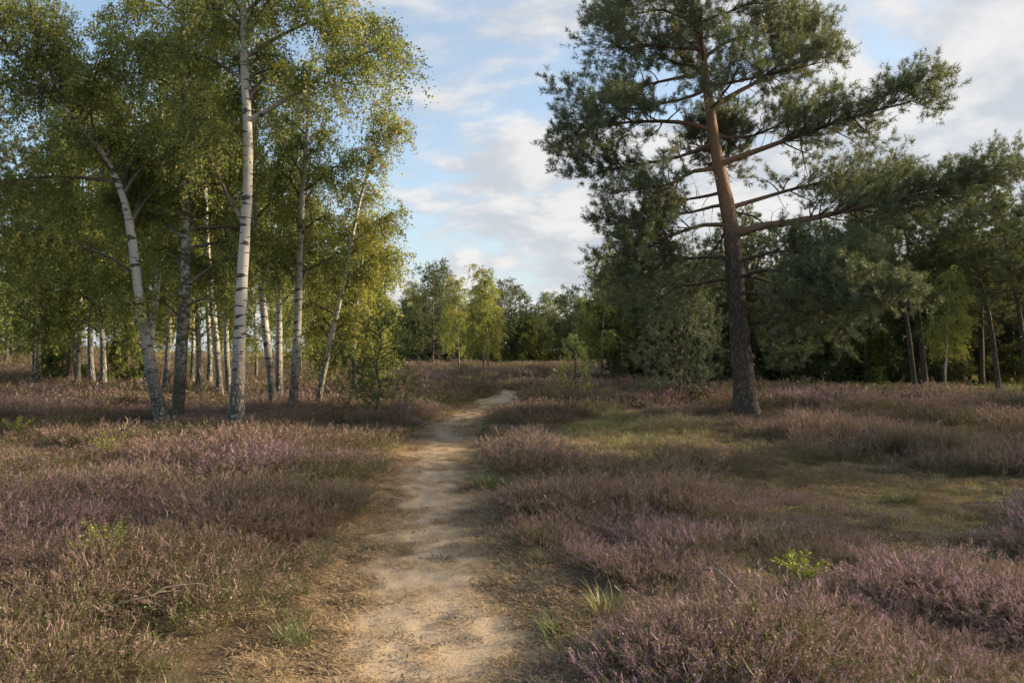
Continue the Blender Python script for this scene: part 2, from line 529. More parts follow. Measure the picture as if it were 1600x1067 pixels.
soil = T.mix(n5, (0.085, 0.062, 0.040), (0.18, 0.135, 0.085))
col = T.mix(T.mapr(side, 0.95, 1.2), col, soil)
bp = T.n('ShaderNodeBump', {'Strength': 0.8, 'Distance': 0.02, 'Height': T.math('ADD', n5, T.math('MULTIPLY', n6, 0.5))})
finish(T, T.n('ShaderNodeBsdfPrincipled', {'Base Color': col, 'Roughness': 1.0, 'Specular IOR Level': 0.1, 'Normal': bp.outputs[0]}).outputs[0])


# ------------------------------------------------------------------ object helpers
def link(name, data, parent=None, **props):
    o = bpy.data.objects.new(name, data)
    C.objects.link(o)
    if parent is not None:
        o.parent = parent
    for k, v in props.items():
        if v:
            o[k] = v
    return o


def tree_obj(name, parts, loc, rot=0.0, scale=1.0, label='', cat='tree', group=None):
    """parts: [(part name, mesh)] under an Empty at the foot of the tree"""
    e = bpy.data.objects.new(name, None)
    C.objects.link(e)
    e.empty_display_size = 0.3
    e.location = loc
    e.rotation_euler = (0, 0, rot)
    e.scale = (scale,) * 3 if np.isscalar(scale) else scale
    e['label'] = label
    e['category'] = cat
    if group:
        e['group'] = group
    for pn, me in parts:
        link(pn, me, e)
    return e


# ------------------------------------------------------------------ ground and path
def axis(n, near, far):
    s = np.linspace(-1, 1, n)
    k = 4.6
    return near + far * np.sinh(k * s) / np.sinh(k)


gx, gy = axis(281, 0.0, 420), axis(301, 9.0, 420)
X, Y = np.meshgrid(gx, gy)
x, y = X.ravel(), Y.ravel()
z = terrain(x, y)
pdist = np.abs(path_dist(x, y))
z = z - 0.05 * smooth(1.0, 0.55, pdist)
hwg = half_width(y)
z = z - 0.10 * smooth(hwg + 0.13, hwg - 0.12, pdist)
ga, gb, gc = open_ground(x, y)
z = z + ((0.05 + .09 * gb) * (fbm(x * 2.4, y * 2.4, 3) - 0.5)) * smooth(0.8, 1.4, pdist) * smooth(40, 20, y)
idx = np.arange(len(x)).reshape(X.shape)
q = np.stack([idx[:-1, :-1], idx[:-1, 1:], idx[1:, 1:], idx[1:, :-1]], -1).reshape(-1, 4)
me = mesh('ground', np.stack([x, y, z], 1), [q], [GROUND], {'bare': gb * 1.0, 'grassy': np.maximum(ga * 1.0, gc * 0.7)}, smooth_on=True)
link('ground', me, kind='structure')

NU = 49
us = np.linspace(-1, 1, NU)
keep = (PY > -1.5) & (np.arange(900) % 1 == 0)
kk = np.where(keep)[0]
ll = np.linspace(kk[0], kk[-1], 1000)
cx, cyy = np.interp(ll, np.arange(900), PX), np.interp(ll, np.arange(900), PY)
dx, dy = np.interp(ll, np.arange(900), PDX), np.interp(ll, np.arange(900), PDY)
hw = half_width(cyy) + 0.22
wob = 0.10 * (fbm(cyy * 1.4, cyy * 0 + 1.0, 3) - 0.5)
wob2 = 0.10 * (fbm(cyy * 1.4, cyy * 0 + 8.0, 3) - 0.5)
off = us[None, :] * hw[:, None] + np.where(us[None, :] > 0, wob[:, None], wob2[:, None]) * np.abs(us[None, :])
x = (cx[:, None] + dy[:, None] * off).ravel()
y = (cyy[:, None] - dx[:, None] * off).ravel()
z = terrain(x, y) + 0.004 - 0.05 * smooth(1.0, 0.55, np.abs(off.ravel()))
uu = np.abs(np.tile(us, (len(cx), 1))).ravel()
z = z + 0.020 * (fbm(x * 5, y * 5, 3) - 0.5) * (1 - 0.8 * smooth(.8, 1, uu)) + 0.018 * (1 - np.clip(vnoise(x * 9 + 4, y * 6) * 1.5, 0, 1)) * -1 * (uu < .6) + 0.012
z = z - 0.03 * smooth(0.86, 1.0, uu)
idx = np.arange(len(x)).reshape(len(cx), NU)
q = np.stack([idx[:-1, :-1], idx[:-1, 1:], idx[1:, 1:], idx[1:, :-1]], -1).reshape(-1, 4)
shift = np.tile(us, (len(cx), 1)).ravel()
side = np.abs(shift + 0.02) * (1.0 - 0.42 * smooth(9.0, 4.0, y))
me = mesh('path', np.stack([x, y, z], 1), [q], [SAND], {'side': side}, smooth_on=True)
link('path', me, kind='structure')


# ------------------------------------------------------------------ trees: builders
def leaf_quads(pos, d, nrm, L, W):
    b = norm(np.cross(d, nrm)) * W[:, None]
    a = d * L[:, None]
    v = np.stack([pos, pos + 0.45 * a + 0.5 * b, pos + a, pos + 0.45 * a - 0.5 * b], 1)
    f = np.arange(len(pos) * 4).reshape(-1, 4)
    return v.reshape(-1, 3), f


def leaf_tris(pos, d, nrm, L, W):
    b = norm(np.cross(d, nrm)) * W[:, None] * .5
    v = np.stack([pos - b, pos + b, pos + d * L[:, None]], 1)
    return v.reshape(-1, 3), np.arange(len(pos) * 3).reshape(-1, 3)


def make_birch(seed, trunk, trad, limbs, auto, leaf=0.049, sec_per_m=6.0, twig_per_m=17.0, leaves_per_twig=27, crown_from=0.3,
               limb_len=2.0, elev=48, droop=0.35, leafmat=None, moss=0.0, twig_len=0.62, yellow=0.0, top_len=0.5, limb_from=0.3, turn=True):
    """trunk: local polyline (from the foot), trad: radii; limbs: explicit local polylines [(pts, r0)]; auto: number of further limbs"""
    r = np.random.default_rng(seed)
    Kt = 26
    tp = resample(np.c_[trunk, trad], Kt)
    tpos, tr = tp[:, :3], tp[:, 3]
    tr = tr * (1 + 0.05 * r.normal(size=Kt))
    g = Geo('h', 'rad', 'moss')
    v, q = tubes(tpos[None], tr[None], 12)
    # root flare
    zrel = v[:, 2] - tpos[0, 2]
    cxy = np.repeat(tpos[:, :2], 12, 0)
    k = 1 + 0.8 * np.exp(-np.clip(zrel, 0, 9) / 0.20) * (1 + 0.5 * np.sin(np.tile(np.arange(12), Kt) * 2 * np.pi / 12 * 4 + seed))
    k = k + 0.05 * (vnoise(np.tile(np.arange(12), Kt) * 0.9 + seed, zrel * 3 + 40) - 0.5) * 2
    v[:, :2] = cxy + (v[:, :2] - cxy) * k[:, None]
    g.add(v, [q], 0, True, h=np.repeat(tpos[:, 2], 12), rad=np.repeat(tr + .04, 12), moss=moss)
    LP, LR = [], []
    for pts, r0 in limbs:
        p = resample(pts, 10)
        LP.append(p)
        LR.append(r0 * (1 - 0.85 * np.linspace(0, 1, 10)))
    if auto:
        H = tpos[-1, 2] - tpos[0, 2]
        az0 = r.uniform(0, 6.28)
        ts = limb_from + (0.97 - limb_from) * (np.arange(auto) + r.random(auto)) / auto
        p0 = at(tpos[None], np.zeros(auto, int), ts)
        rr = at(tr[None], np.zeros(auto, int), ts)
        for i in range(auto):
            az = az0 + i * 2.4 + r.normal(0, .3)
            t = ts[i]
            el = math.radians(r.normal(elev + 14 * t, 8))
            ln = limb_len * (1 - (1 - top_len) * ((t - limb_from) / (1 - limb_from)) ** 1.3) * r.uniform(.75, 1.2)
            d = np.array([math.cos(az) * math.cos(el), math.sin(az) * math.cos(el), math.sin(el)])
            if turn and d[1] < -.3:
                d[1] *= -1
            s = np.linspace(0, 1, 10)
            p = p0[i] + d * (ln * s)[:, None] + r.normal(0, .05, 3) * ln * np.sin(s * np.pi)[:, None]
            p[:, 2] -= droop * ln * s ** 2.2
            LP.append(p)
            LR.append(min(rr[i] * 0.5, 0.045) * (1 - 0.88 * s))
    LP, LR = np.array(LP), np.array(LR)
    v, q = tubes(LP, LR, 7)
    g.add(v, [q], 0, True, h=np.repeat(np.repeat(LP[:, :, 2].ravel(), 7), 1), rad=np.repeat(LR.ravel(), 7), moss=0.0)
    trunk_me = g.build('birch_trunk', [BIRCH_BARK])
    # twiggy crown
    c = Geo('tint')
    llen = np.linalg.norm(np.diff(LP, axis=1), axis=2).sum(1)
    sp, sr, st, si = children(LP, LR, r, np.maximum(3, (llen * sec_per_m).astype(int)), crown_from, 1.0,
                              lambda t, i, r: (0.30 + 0.22 * llen[i]) * (1.15 - 0.55 * t) * r.uniform(.6, 1.2, len(t)), 48, 14, up=0.12, droop=0.35, K=6, rmax=0.014, rk=.5)
    v, q = tubes(sp, sr, 4)
    c.add(v, [q], 1, True)
    # leading shoot counts as a branch too
    lead = resample(tpos[int(Kt * .72):], 6)[None]
    sp2 = np.concatenate([sp, LP[:, [3, 5, 6, 7, 8, 9]], lead])
    sr2 = np.concatenate([sr, LR[:, [3, 5, 6, 7, 8, 9]], np.full((1, 6), .01)])
    sl = np.linalg.norm(np.diff(sp2, axis=1), axis=2).sum(1)
    tw, twr, tt, ti = children(sp2, sr2, r, np.maximum(2, (sl * twig_per_m).astype(int)), 0.12, 1.0, twig_len, 62, 22, up=-0.15, droop=0.75, K=3, rmax=0.005, rk=.6, wig=.1)
    v, q = tubes(tw, twr, 3)
    c.add(v, [q], 1, False)
    nl = len(tw) * leaves_per_twig
    idx = np.repeat(np.arange(len(tw)), leaves_per_twig)
    lp = at(tw, idx, r.uniform(0.08, 1.0, nl)) + r.normal(0, 0.04, (nl, 3))
    d = rand_unit(r, nl)
    d[:, 2] -= 0.7
    d = norm(d)
    sz = leaf * r.uniform(.65, 1.25, nl)
    v, f = leaf_tris(lp, d, rand_unit(r, nl), sz, sz * .82)
    base = np.clip(r.normal(.40 + yellow, .15, nl) + np.repeat(r.normal(0, .18, len(tw)), leaves_per_twig), 0, .93)
    old = r.random(nl) < 0.014
    base[old] = r.uniform(.93, 1, old.sum())
    c.add(v, [f], 0, False, tint=np.repeat(base, 3))
    crown = c.build('birch_crown', [leafmat or BIRCH_LEAF, TWIG])
    return [('trunk', trunk_me), ('crown', crown)]


def needles_on(r, pos, ax, ln, n, L, W, spread=66, tint=None):
    S = len(pos)
    ax = norm(ax)
    idx = np.repeat(np.arange(S), n)
    N = len(idx)
    s = r.random(N) ** 0.8
    base = pos[idx] + ax[idx] * (ln[idx] * s)[:, None]
    perp = rand_unit(r, N)
    perp = norm(perp - (perp * ax[idx]).sum(1, keepdims=True) * ax[idx])
    a = np.radians(r.normal(spread, 14, N) * (1.15 - 0.5 * s))[:, None]
    d = np.cos(a) * ax[idx] + np.sin(a) * perp
    l = (L * r.uniform(.75, 1.2, N))[:, None]
    b = norm(np.cross(d, rand_unit(r, N))) * (W * 0.5)
    v = np.stack([base - b, base + b, base + d * l], 1).reshape(-1, 3)
    f = np.arange(N * 3).reshape(-1, 3)
    tn = np.repeat(np.clip((tint[idx] if tint is not None else .4) + r.normal(0, .08, N), 0, 1), 3)
    return v, f, tn


def make_pine(seed, trunk, trad, limbs, n_needle=34, L=0.075, W=0.0055, sec_per_m=4.0, ter_per=5, shoot_per=4, mat=None, sides=16,
              sec_len=0.75, from_t=0.38, stubs=6, flare=0.6, tint0=0.42, ter_len=0.34, shoot_len=0.11, dead=0):
    """limbs: [(local pts, r0, leafiness)]"""
    r = np.random.default_rng(seed)
    Kt = 34
    tp = resample(np.c_[trunk, trad], Kt)
    tpos, tr = tp[:, :3], tp[:, 3]
    g = Geo('h', 'rad')
    v, q = tubes(tpos[None], tr[None], sides)
    zrel = v[:, 2] - tpos[0, 2]
    cxy = np.repeat(tpos[:, :2], sides, 0)
    ang = np.tile(np.arange(sides), Kt) * 2 * np.pi / sides
    k = 1 + flare * np.exp(-np.clip(zrel, 0, 9) / 0.25) * (1 + 0.5 * np.sin(ang * 5 + seed)) + 0.06 * (vnoise(ang * 2.2, zrel * 2.5 + seed) - .5) * 2
    v[:, :2] = cxy + (v[:, :2] - cxy) * k[:, None]
    g.add(v, [q], 0, True, h=np.repeat(tpos[:, 2], sides), rad=np.repeat(tr, sides))
    LP = np.array([resample(p, 10) for p, _, _ in limbs])
    LR = np.array([r0 * (1 - 0.86 * np.linspace(0, 1, 10) ** .8) for _, r0, _ in limbs])
    # limbs are never quite straight
    sw_ = np.linspace(0, 1, 10)
    ll_ = np.linalg.norm(LP[:, -1] - LP[:, 0], axis=1)
    for fq, am in ((2.0, .022), (4.3, .014)):
        LP = LP + (rand_unit(r, len(LP)) * (ll_ * am)[:, None])[:, None] * (np.sin(sw_[None] * fq * np.pi + r.uniform(0, 6, len(LP))[:, None]) * np.minimum(1, sw_ * 4)[None])[:, :, None]
    v, q = tubes(LP, LR, 8)
    g.add(v, [q], 0, True, h=np.repeat(LP[:, :, 2].ravel(), 8) + .3, rad=np.repeat(LR.ravel(), 8))
    if stubs:
        ts = r.uniform(.2, .7, stubs)
        p0 = at(tpos[None], np.zeros(stubs, int), ts)
        az = r.uniform(0, 6.28, stubs)
        d = np.stack([np.cos(az), np.sin(az), r.uniform(-.2, .35, stubs)], 1)
        s = np.linspace(0, 1, 4)
        p = p0[:, None] + d[:, None] * (r.uniform(.4, .9, stubs)[:, None] * s)[:, :, None]
        p[:, :, 2] -= 0.15 * s ** 2
        rr = np.full((stubs, 4), .016) * (1 - .7 * s)
        v, q = tubes(p, rr, 5)
        g.add(v, [q], 0, True, h=2.0, rad=np.repeat(rr.ravel(), 5))
    trunk_me = g.build('pine_trunk', [PINE_BARK])
    c = Geo('tint')
    llen = np.linalg.norm(np.diff(LP, axis=1), axis=2).sum(1)
    lf = np.array([x for _, _, x in limbs])
    n1 = np.maximum(2, (llen * sec_per_m * lf).astype(int))
    if dead:      # dead twigs on the bare inner part of the limbs
        dp, dr, _, _ = children(LP, LR, r, dead, .08, .5, .5, 58, 16, up=-.05, droop=.1, K=5, rmax=.009, rk=.4, wig=.14)
        v, q = tubes(dp, dr, 4)
        c.add(v, [q], 1, True)
        dp2, dr2, _, _ = children(dp, dr, r, 3, .3, 1.0, .2, 48, 16, K=4, rmax=.005, rk=.6, wig=.12)
        v, q = tubes(dp2, dr2, 3)
        c.add(v, [q], 1, False)
    ft = from_t
    sp, sr, st, si = children(LP, LR, r, n1, ft, 1.0, lambda t, i, r: sec_len * (0.55 + 0.18 * llen[i]) * (1.2 - 0.55 * t) * r.uniform(.6, 1.25, len(t)),
                              52, 13, up=0.14, droop=0.10, flat=.38, K=6, rmax=.022, rk=.5, wig=.09)
    v, q = tubes(sp, sr, 5)
    c.add(v, [q], 1, True)
    sp2 = np.concatenate([sp, LP[:, 4:]])
    sr2 = np.concatenate([sr, LR[:, 4:]])
    tpn, trn, tt, ti = children(sp2, sr2, r, ter_per, .28, 1.0, ter_len, 46, 16, up=0.22, droop=-0.12, flat=.7, K=4, rmax=.008, rk=.6, wig=.08)
    v, q = tubes(tpn, trn, 3)
    c.add(v, [q], 1, False)
    n = len(tpn) * shoot_per
    idx = np.repeat(np.arange(len(tpn)), shoot_per)
    t = np.where(np.tile(np.arange(shoot_per), len(tpn)) == 0, .99, r.uniform(.3, 1, n))
    pos = at(tpn, idx, t)
    ax = norm(norm(tpn[idx, -1] - tpn[idx, 0]) + 0.55 * rand_unit(r, n) + np.array([0, 0, .38]))
    # a few bare stretches so that light comes through
    keepm = r.random(n) < np.where(vnoise(pos[:, 0] * 1.7 + 30, pos[:, 2] * 1.7 + pos[:, 1] + 60) < .25, .45, 1.0)
    pos, ax = pos[keepm], ax[keepm]
    tint = np.clip(r.normal(tint0, .16, len(pos)), 0, .88)
    old = r.random(len(pos)) < .03
    tint[old] = r.uniform(.9, 1, old.sum())
    v, f, tn = needles_on(r, pos, ax, shoot_len * r.uniform(.7, 1.3, len(pos)), n_needle, L, W, tint=tint)
    c.add(v, [f], 0, False, tint=tn)
    crown = c.build('pine_crown', [mat or NEEDLE, TWIG])
    return [('trunk', trunk_me), ('crown', crown)]


def auto_limbs(r, tpos, tr, n, t0, t1, length, el0, el1, droop=0.1, leaf=1.0, az_list=None, rk=.45):
    out = []
    ts = t0 + (t1 - t0) * (np.arange(n) + r.random(n)) / n
    tp = resample(np.c_[tpos, tr], 30)
    p0 = at(tp[None, :, :3], np.zeros(n, int), ts)
    rr = at(tp[None, :, 3], np.zeros(n, int), ts)
    for i in range(n):
        az = (i * 2.4 + r.normal(0, .35)) if az_list is None else r.choice(az_list) + r.normal(0, .4)
        f = (ts[i] - t0) / (t1 - t0)
        el = math.radians(el0 + (el1 - el0) * f + r.normal(0, 6))
        ln = length(f) * r.uniform(.75, 1.2)
        d = np.array([math.cos(az) * math.cos(el), math.sin(az) * math.cos(el), math.sin(el)])
        s = np.linspace(0, 1, 8)
        p = p0[i] + d * (ln * s)[:, None] + r.normal(0, .06, 3) * ln * np.sin(s * np.pi)[:, None]
        p[:, 2] += -droop * ln * np.sin(s * np.pi * .9) + .12 * ln * s ** 3
        out.append((p, max(.012, min(rr[i] * rk, .05)), leaf))
    return out


def local(pts, base):
    return [np.asarray(p) - base for p in pts]


# ------------------------------------------------------------------ the large pine
D = 18.4
bx, by = (1168 - 800) / F * D, D
bz = tz(bx, by)
base = np.array([bx, by, bz])


def LP_(pix, dd=0.0, d0=D):
    n = len(pix)
    return np.array([P(a, b, d0 + dd * (i / (n - 1)) ** 1.2) for i, (a, b) in enumerate(pix)]) - base


tr_px = [(1168, 660, 20), (1163, 600, 17.5), (1157, 540, 16), (1150, 470, 15), (1147, 400, 14), (1144, 340, 14), (1129, 290, 12), (1117, 240, 11), (1110, 180, 9.5),
         (1103, 110, 8), (1093, 60, 6.5), (1081, 0, 5), (1072, -55, 3.5), (1064, -110, 2.2), (1060, -150, 1)]
trunk = np.array([P(a, b, D) for a, b, _ in tr_px]) - base
trunk[0] = (0, 0, -0.15)
trad = np.array([c / F * D * (.95 if b > 300 else .82) for _, b, c in tr_px])
hl = [
    ([(1147, 367), (1175, 352), (1240, 340), (1310, 328), (1400, 318), (1480, 305), (1565, 275)], -1.2, .10, 1.9),
    ([(1122, 258), (1150, 244), (1185, 232), (1240, 218), (1310, 195), (1380, 172), (1450, 145)], -1.7, .08, 1.9),
    ([(1112, 168), (1150, 146), (1200, 115), (1240, 80), (1285, 60)], 0.8, .07, 1.2),
    ([(1106, 135), (1160, 125), (1230, 112), (1305, 92)], -1.0, .05, 1.2),
    ([(1100, 90), (1140, 62), (1200, 42), (1260, 42)], 1.0, .05, 1.2),
    ([(1090, 40), (1130, 20), (1180, 5), (1230, 5)], -0.8, .045, 1.3),
    ([(1078, -20), (1120, -40), (1170, -50)], .3, .04, 1.3),
    ([(1117, 215), (1170, 215), (1230, 190), (1290, 165)], 1.6, .045, 1.0),
    ([(1140, 325), (1190, 310), (1260, 290), (1340, 280), (1400, 290)], 1.8, .06, 1.2),
    ([(1140, 330), (1180, 340), (1230, 375), (1240, 420)], 0.6, .03, .7),
    ([(1149, 435), (1190, 425), (1260, 425), (1330, 430), (1390, 462)], -2.8, .05, 2.0),
    ([(1150, 455), (1200, 462), (1270, 478), (1345, 485)], -2.2, .045, 2.0),
    ([(1148, 410), (1200, 395), (1270, 395), (1350, 400)], -1.4, .05, 1.3),
    ([(1150, 425), (1200, 440), (1260, 470), (1320, 510)], 1.0, .045, 1.2),
    ([(1152, 470), (1180, 490), (1215, 520), (1240, 550)], 1.2, .03, 1.1),
    ([(1107, 202), (1080, 193), (1030, 191), (980, 190), (930, 200), (885, 215)], -.6, .065, 1.2),
    ([(1112, 225), (1060, 245), (1010, 262), (950, 265), (885, 240)], .8, .05, 1.2),
    ([(1120, 262), (1070, 275), (1020, 292), (975, 300)], -1.0, .06, 1.1),
    ([(1138, 352), (1100, 350), (1060, 365), (1010, 390), (960, 400)], -.6, .06, 1.3),
    ([(1130, 300), (1080, 310), (1030, 340), (980, 370)], 1.2, .045, 1.3),
    ([(1143, 437), (1100, 438), (1060, 450), (1025, 470), (990, 470)], -.8, .045, .75),
    ([(1143, 405), (1080, 400), (1020, 415), (955, 440)], 1.0, .045, 1.3),
    ([(1135, 320), (1080, 330), (1010, 345), (950, 345)], .2, .045, 1.2),
    ([(1103, 112), (1050, 122), (1000, 135), (940, 150), (892, 148)], .6, .05, 1.25),
    ([(1104, 140), (1050, 160), (1000, 168), (950, 172), (910, 185)], -1.4, .045, 1.1),
    ([(1096, 78), (1040, 76), (980, 72), (928, 55)], -.8, .05, 1.3),
    ([(1087, 35), (1040, 18), (990, 22), (940, 28)], .8, .045, 1.3),
    ([(1078, -15), (1030, -20), (980, -5), (950, 5)], -.4, .04, 1.3),
    ([(1070, -70), (1030, -90), (1000, -90)], .3, .03, 1.3),
    ([(1068, -80), (1110, -100), (1140, -100)], .3, .03, 1.3),
    ([(1064, -110), (1070, -150), (1080, -180)], .1, .02, 1.3),
    ([(1143, 345), (1120, 380), (1090, 420), (1075, 470)], 1.6, .03, 1.0),
]
limbs = [(LP_(p, dd), r0, lf) for p, dd, r0, lf in hl]
r_ = np.random.default_rng(5)
limbs += auto_limbs(r_, trunk, trad, 16, .48, .97, lambda f: 2.4 - 1.3 * f, 12, 40, .05, 1.1, az_list=[math.pi / 2, -math.pi / 2])
parts = make_pine(21, trunk, trad, limbs, n_needle=17, L=.10, W=.0112, sec_per_m=7.6, from_t=.30, dead=6, ter_per=7, shoot_per=5, stubs=7, shoot_len=.13)
tree_obj('pine_tree', parts, base, label='tall old pine with orange upper trunk standing alone right of the sandy path', cat='pine tree')

# ------------------------------------------------------------------ birches beside the path on the left
NEAR = []


def birch_px(name, px, d, limbs_px=(), label='', group='birches of the copse beside the path', seed=1, **kw):
    """px: [(x, y, half width)] from the foot upwards"""
    bx, by = (px[0][0] - 800) / F * d, d
    base = np.array([bx, by, tz(bx, by)])
    tp = np.array([P(a, b, d) for a, b, _ in px]) - base
    tp[0] = (tp[0][0], 0, -0.15)
    tr = np.array([c / F * d for _, _, c in px]) * .75
    lb = []
    for pix, dd, r0 in limbs_px:
        n = len(pix)
        lb.append((np.array([P(a, b, d + dd * (i / (n - 1)) ** 1.2) for i, (a, b) in enumerate(pix)]) - base, r0))
    parts = make_birch(seed, tp, tr, lb, **kw)
    NEAR.append(parts)
    return tree_obj(name, parts, base, label=label, cat='birch tree', group=group)


birch_px('birch_tree', [(369, 690, 15), (370, 640, 14), (373, 560, 13), (376, 480, 12), (380, 400, 11), (384, 340, 10.5), (390, 270, 10), (388, 200, 9.5), (382, 120, 8.5),
                        (379, 30, 7), (384, -60, 5.5), (380, -150, 3.5), (384, -240, 1.5)], 15.0,
         [([(382, 352), (355, 305), (330, 250), (315, 190), (300, 130)], -.6, .045),
          ([(391, 188), (420, 172), (470, 142), (530, 105), (600, 70)], -.5, .055),
          ([(381, 125), (345, 100), (290, 78), (220, 60)], .8, .045),
          ([(384, 60), (405, 25), (430, -15)], -.4, .045),
                    ([(383, 90), (430, 60), (490, 30), (560, 30), (615, 75)], 1.0, .045),
          ([(383, 20), (430, -20), (490, -30), (545, -15)], -.6, .04),
          ([(380, 40), (340, 10), (290, -10)], -.9, .04)],
         label='tallest white birch with black cross marks, straight trunk nearest the path', seed=11, auto=24, limb_len=1.75, limb_from=.53)
birch_px('birch_tree', [(258, 680, 13), (250, 640, 12.5), (238, 590, 11.5), (225, 520, 10.5), (215, 450, 9.5), (207, 370, 9), (197, 305, 8), (183, 270, 6.5), (150, 222, 6), (97, 168, 5.5),
                        (50, 112, 4.5), (5, 60, 3.5), (-50, 10, 1.5)], 16.0,
         [([(195, 300), (215, 268), (255, 240), (300, 222), (340, 215)], .8, .04),
          ([(188, 285), (150, 280), (90, 275), (40, 278), (-10, 292)], -.8, .04),
          ([(100, 170), (95, 120), (85, 60), (80, 10)], .6, .04),
          ([(150, 222), (140, 170), (150, 110), (170, 60)], -.8, .035),
          ([(212, 430), (180, 405), (130, 385), (60, 370), (0, 365)], -1.0, .03),
          ([(60, 122), (30, 125), (-20, 135), (-60, 150)], -.4, .03),
          ([(97, 168), (75, 100), (50, 30), (40, -40)], -.8, .035),
          ([(120, 190), (150, 130), (190, 60), (210, -10)], .6, .03),
          ([(20, 80), (20, 30), (10, -20)], .3, .025)],
         label='white birch with leaning trunk that bends and forks far to the side', seed=12, auto=24, limb_len=2.0, limb_from=.40)
birch_px('birch_tree', [(277, 680, 13), (279, 620, 12), (284, 540, 11.5), (288, 470, 11), (292, 390, 9), (290, 300, 8), (285, 200, 7), (290, 100, 5), (285, 0, 3), (288, -70, 1.2)], 16.6,
         [([(288, 480), (310, 470), (340, 455), (365, 460)], -.6, .025),
          ([(286, 500), (255, 470), (225, 465), (190, 480)], -.8, .03)],
         label='dark mossy birch trunk standing close behind the leaning birch', seed=13, auto=30, limb_len=2.0, moss=1.0, limb_from=.30, elev=30)
birch_px('birch_tree', [(429, 650, 8.5), (424, 600, 8), (419, 550, 7.5), (412, 490, 7), (405, 420, 6.5), (399, 370, 6), (395, 300, 5), (400, 210, 4), (404, 120, 2.5), (402, 60, 1)], 19.0,
         [], label='slim white birch with warm sunlit bark, second trunk from the path side pair', seed=14, auto=20, limb_len=1.5, limb_from=.34)
birch_px('birch_tree', [(457, 655, 9.5), (459, 610, 9), (463, 550, 8.5), (466, 480, 7.5), (468, 400, 7), (470, 350, 6), (474, 280, 5.5), (480, 210, 4), (484, 150, 2.5), (482, 110, 1)], 18.5,
         [([(472, 300), (495, 285), (520, 262), (550, 250)], -.5, .03),
          ([(469, 395), (480, 370), (488, 345)], .3, .02)],
         label='grey flecked birch with rough bark, standing beside the leaning slender birch', seed=15, auto=26, limb_len=1.4, limb_from=.36, moss=.25)
birch_px('birch_tree', [(493, 645, 6.5), (500, 610, 6), (509, 565, 5.5), (523, 505, 5), (537, 445, 4.5), (549, 375, 4), (562, 310, 3.3), (580, 255, 2.6), (597, 205, 1.8), (606, 150, .8)], 20.0,
         [([(507, 580), (525, 550), (545, 520), (560, 480)], .3, .035),
          ([(549, 380), (580, 355), (605, 335), (622, 330)], -.3, .02),
          ([(540, 440), (570, 410), (600, 395), (625, 395)], .4, .02),
          ([(590, 230), (610, 210), (632, 195)], -.2, .012)],
         label='slender leaning birch with sunlit yellow-green crown beside open sky', seed=16, auto=40, limb_len=1.2, limb_from=.22, leafmat=BIRCH_LEAF_Y, top_len=.2, twig_len=.42, yellow=.05, elev=46)
birch_px('birch_tree', [(553, 615, 4.5), (553, 560, 4.2), (555, 500, 3.8), (562, 430, 3), (572, 370, 2), (578, 330, 1)], 25.0,
         [], label='small sunlit birch with drooping crown behind the young spruce', seed=17, auto=26, limb_len=1.5, limb_from=.22, leafmat=BIRCH_LEAF_Y, leaf=.065, elev=25, droop=.55)

# ------------------------------------------------------------------ generic trees, copied for the wood around
def generic_birch(seed, H=9.0, lean=.4, mat=None, n=30, leaf=.075, **kw):
    r = np.random.default_rng(seed)
    s = np.linspace(0, 1, 9)
    tp = np.stack([lean * s ** 1.4 + r.normal(0, .05, 9), r.normal(0, .06, 9), -.1 + (H + .1) * s], 1)
    tp[0, :2] = 0
    tr = .085 * (1 - .93 * s ** .9)
    a = dict(limb_len=1.9, limb_from=.28, turn=False, leaf=leaf, leaves_per_twig=23, sec_per_m=4.2, twig_per_m=11.0, leafmat=mat, elev=40)
    a.update(kw)
    return make_birch(seed, tp, tr, [], n, **a)


def generic_pine(seed, H=11.0, lean=.5, crown=.45, n=26, length=2.1, mat=None, W=.021, nn=14, **kw):
    r = np.random.default_rng(seed)
    s = np.linspace(0, 1, 10)
    tp = np.stack([lean * s ** 1.3 + r.normal(0, .05, 10), r.normal(0, .06, 10), -.1 + (H + .1) * s], 1)
    tp[0, :2] = 0
    tr = min(.17, .013 * H + .012) * (1 - .93 * s ** 1.1)
    lb = auto_limbs(r, tp, tr, n, crown, .985, lambda f: length * (1 - .72 * f ** 1.4) * (.75 + .5 * min(1, f * 4)), -4, 38, .06, 1.0)
    a = dict(n_needle=nn, L=.13, W=W, sec_per_m=3.8, ter_per=5, shoot_per=4, mat=mat or NEEDLE_D, sides=8, stubs=9, from_t=.25, sec_len=.85, ter_len=.4, shoot_len=.14)
    a.update(kw)
    return make_pine(seed, tp, tr, lb, **a)


GB = [generic_birch(31, 8.6, .5), generic_birch(32, 7.6, -.3, BIRCH_LEAF_Y, limb_from=.2), generic_birch(33, 9.6, .2, DARK_LEAF, limb_from=.18, limb_len=2.3, elev=25)]
GP = [generic_pine(41, crown=.34, n=30), generic_pine(42, 9.5, -.4, .30, 30, 2.3), generic_pine(43, 8.4, 1.6, .42, 26), generic_pine(44, 8.5, .1, .12, 40, 2.5)]
LOWP = [generic_pine(45, 6.2, .15, .06, 42, 2.3, W=.023),
        generic_birch(46, 5.4, .3, DARK_LEAF, n=26, limb_from=.08, limb_len=2.2, elev=18, leaf=.11)]


def put(parts, name, px, d, label, cat, group=None, rot=0.0, scale=1.0, dz=0.0):
    bx = (px - 800) / F * d
    return tree_obj(name, parts, (bx, d, tz(bx, d) + dz - .03), rot, scale, label, cat, group)


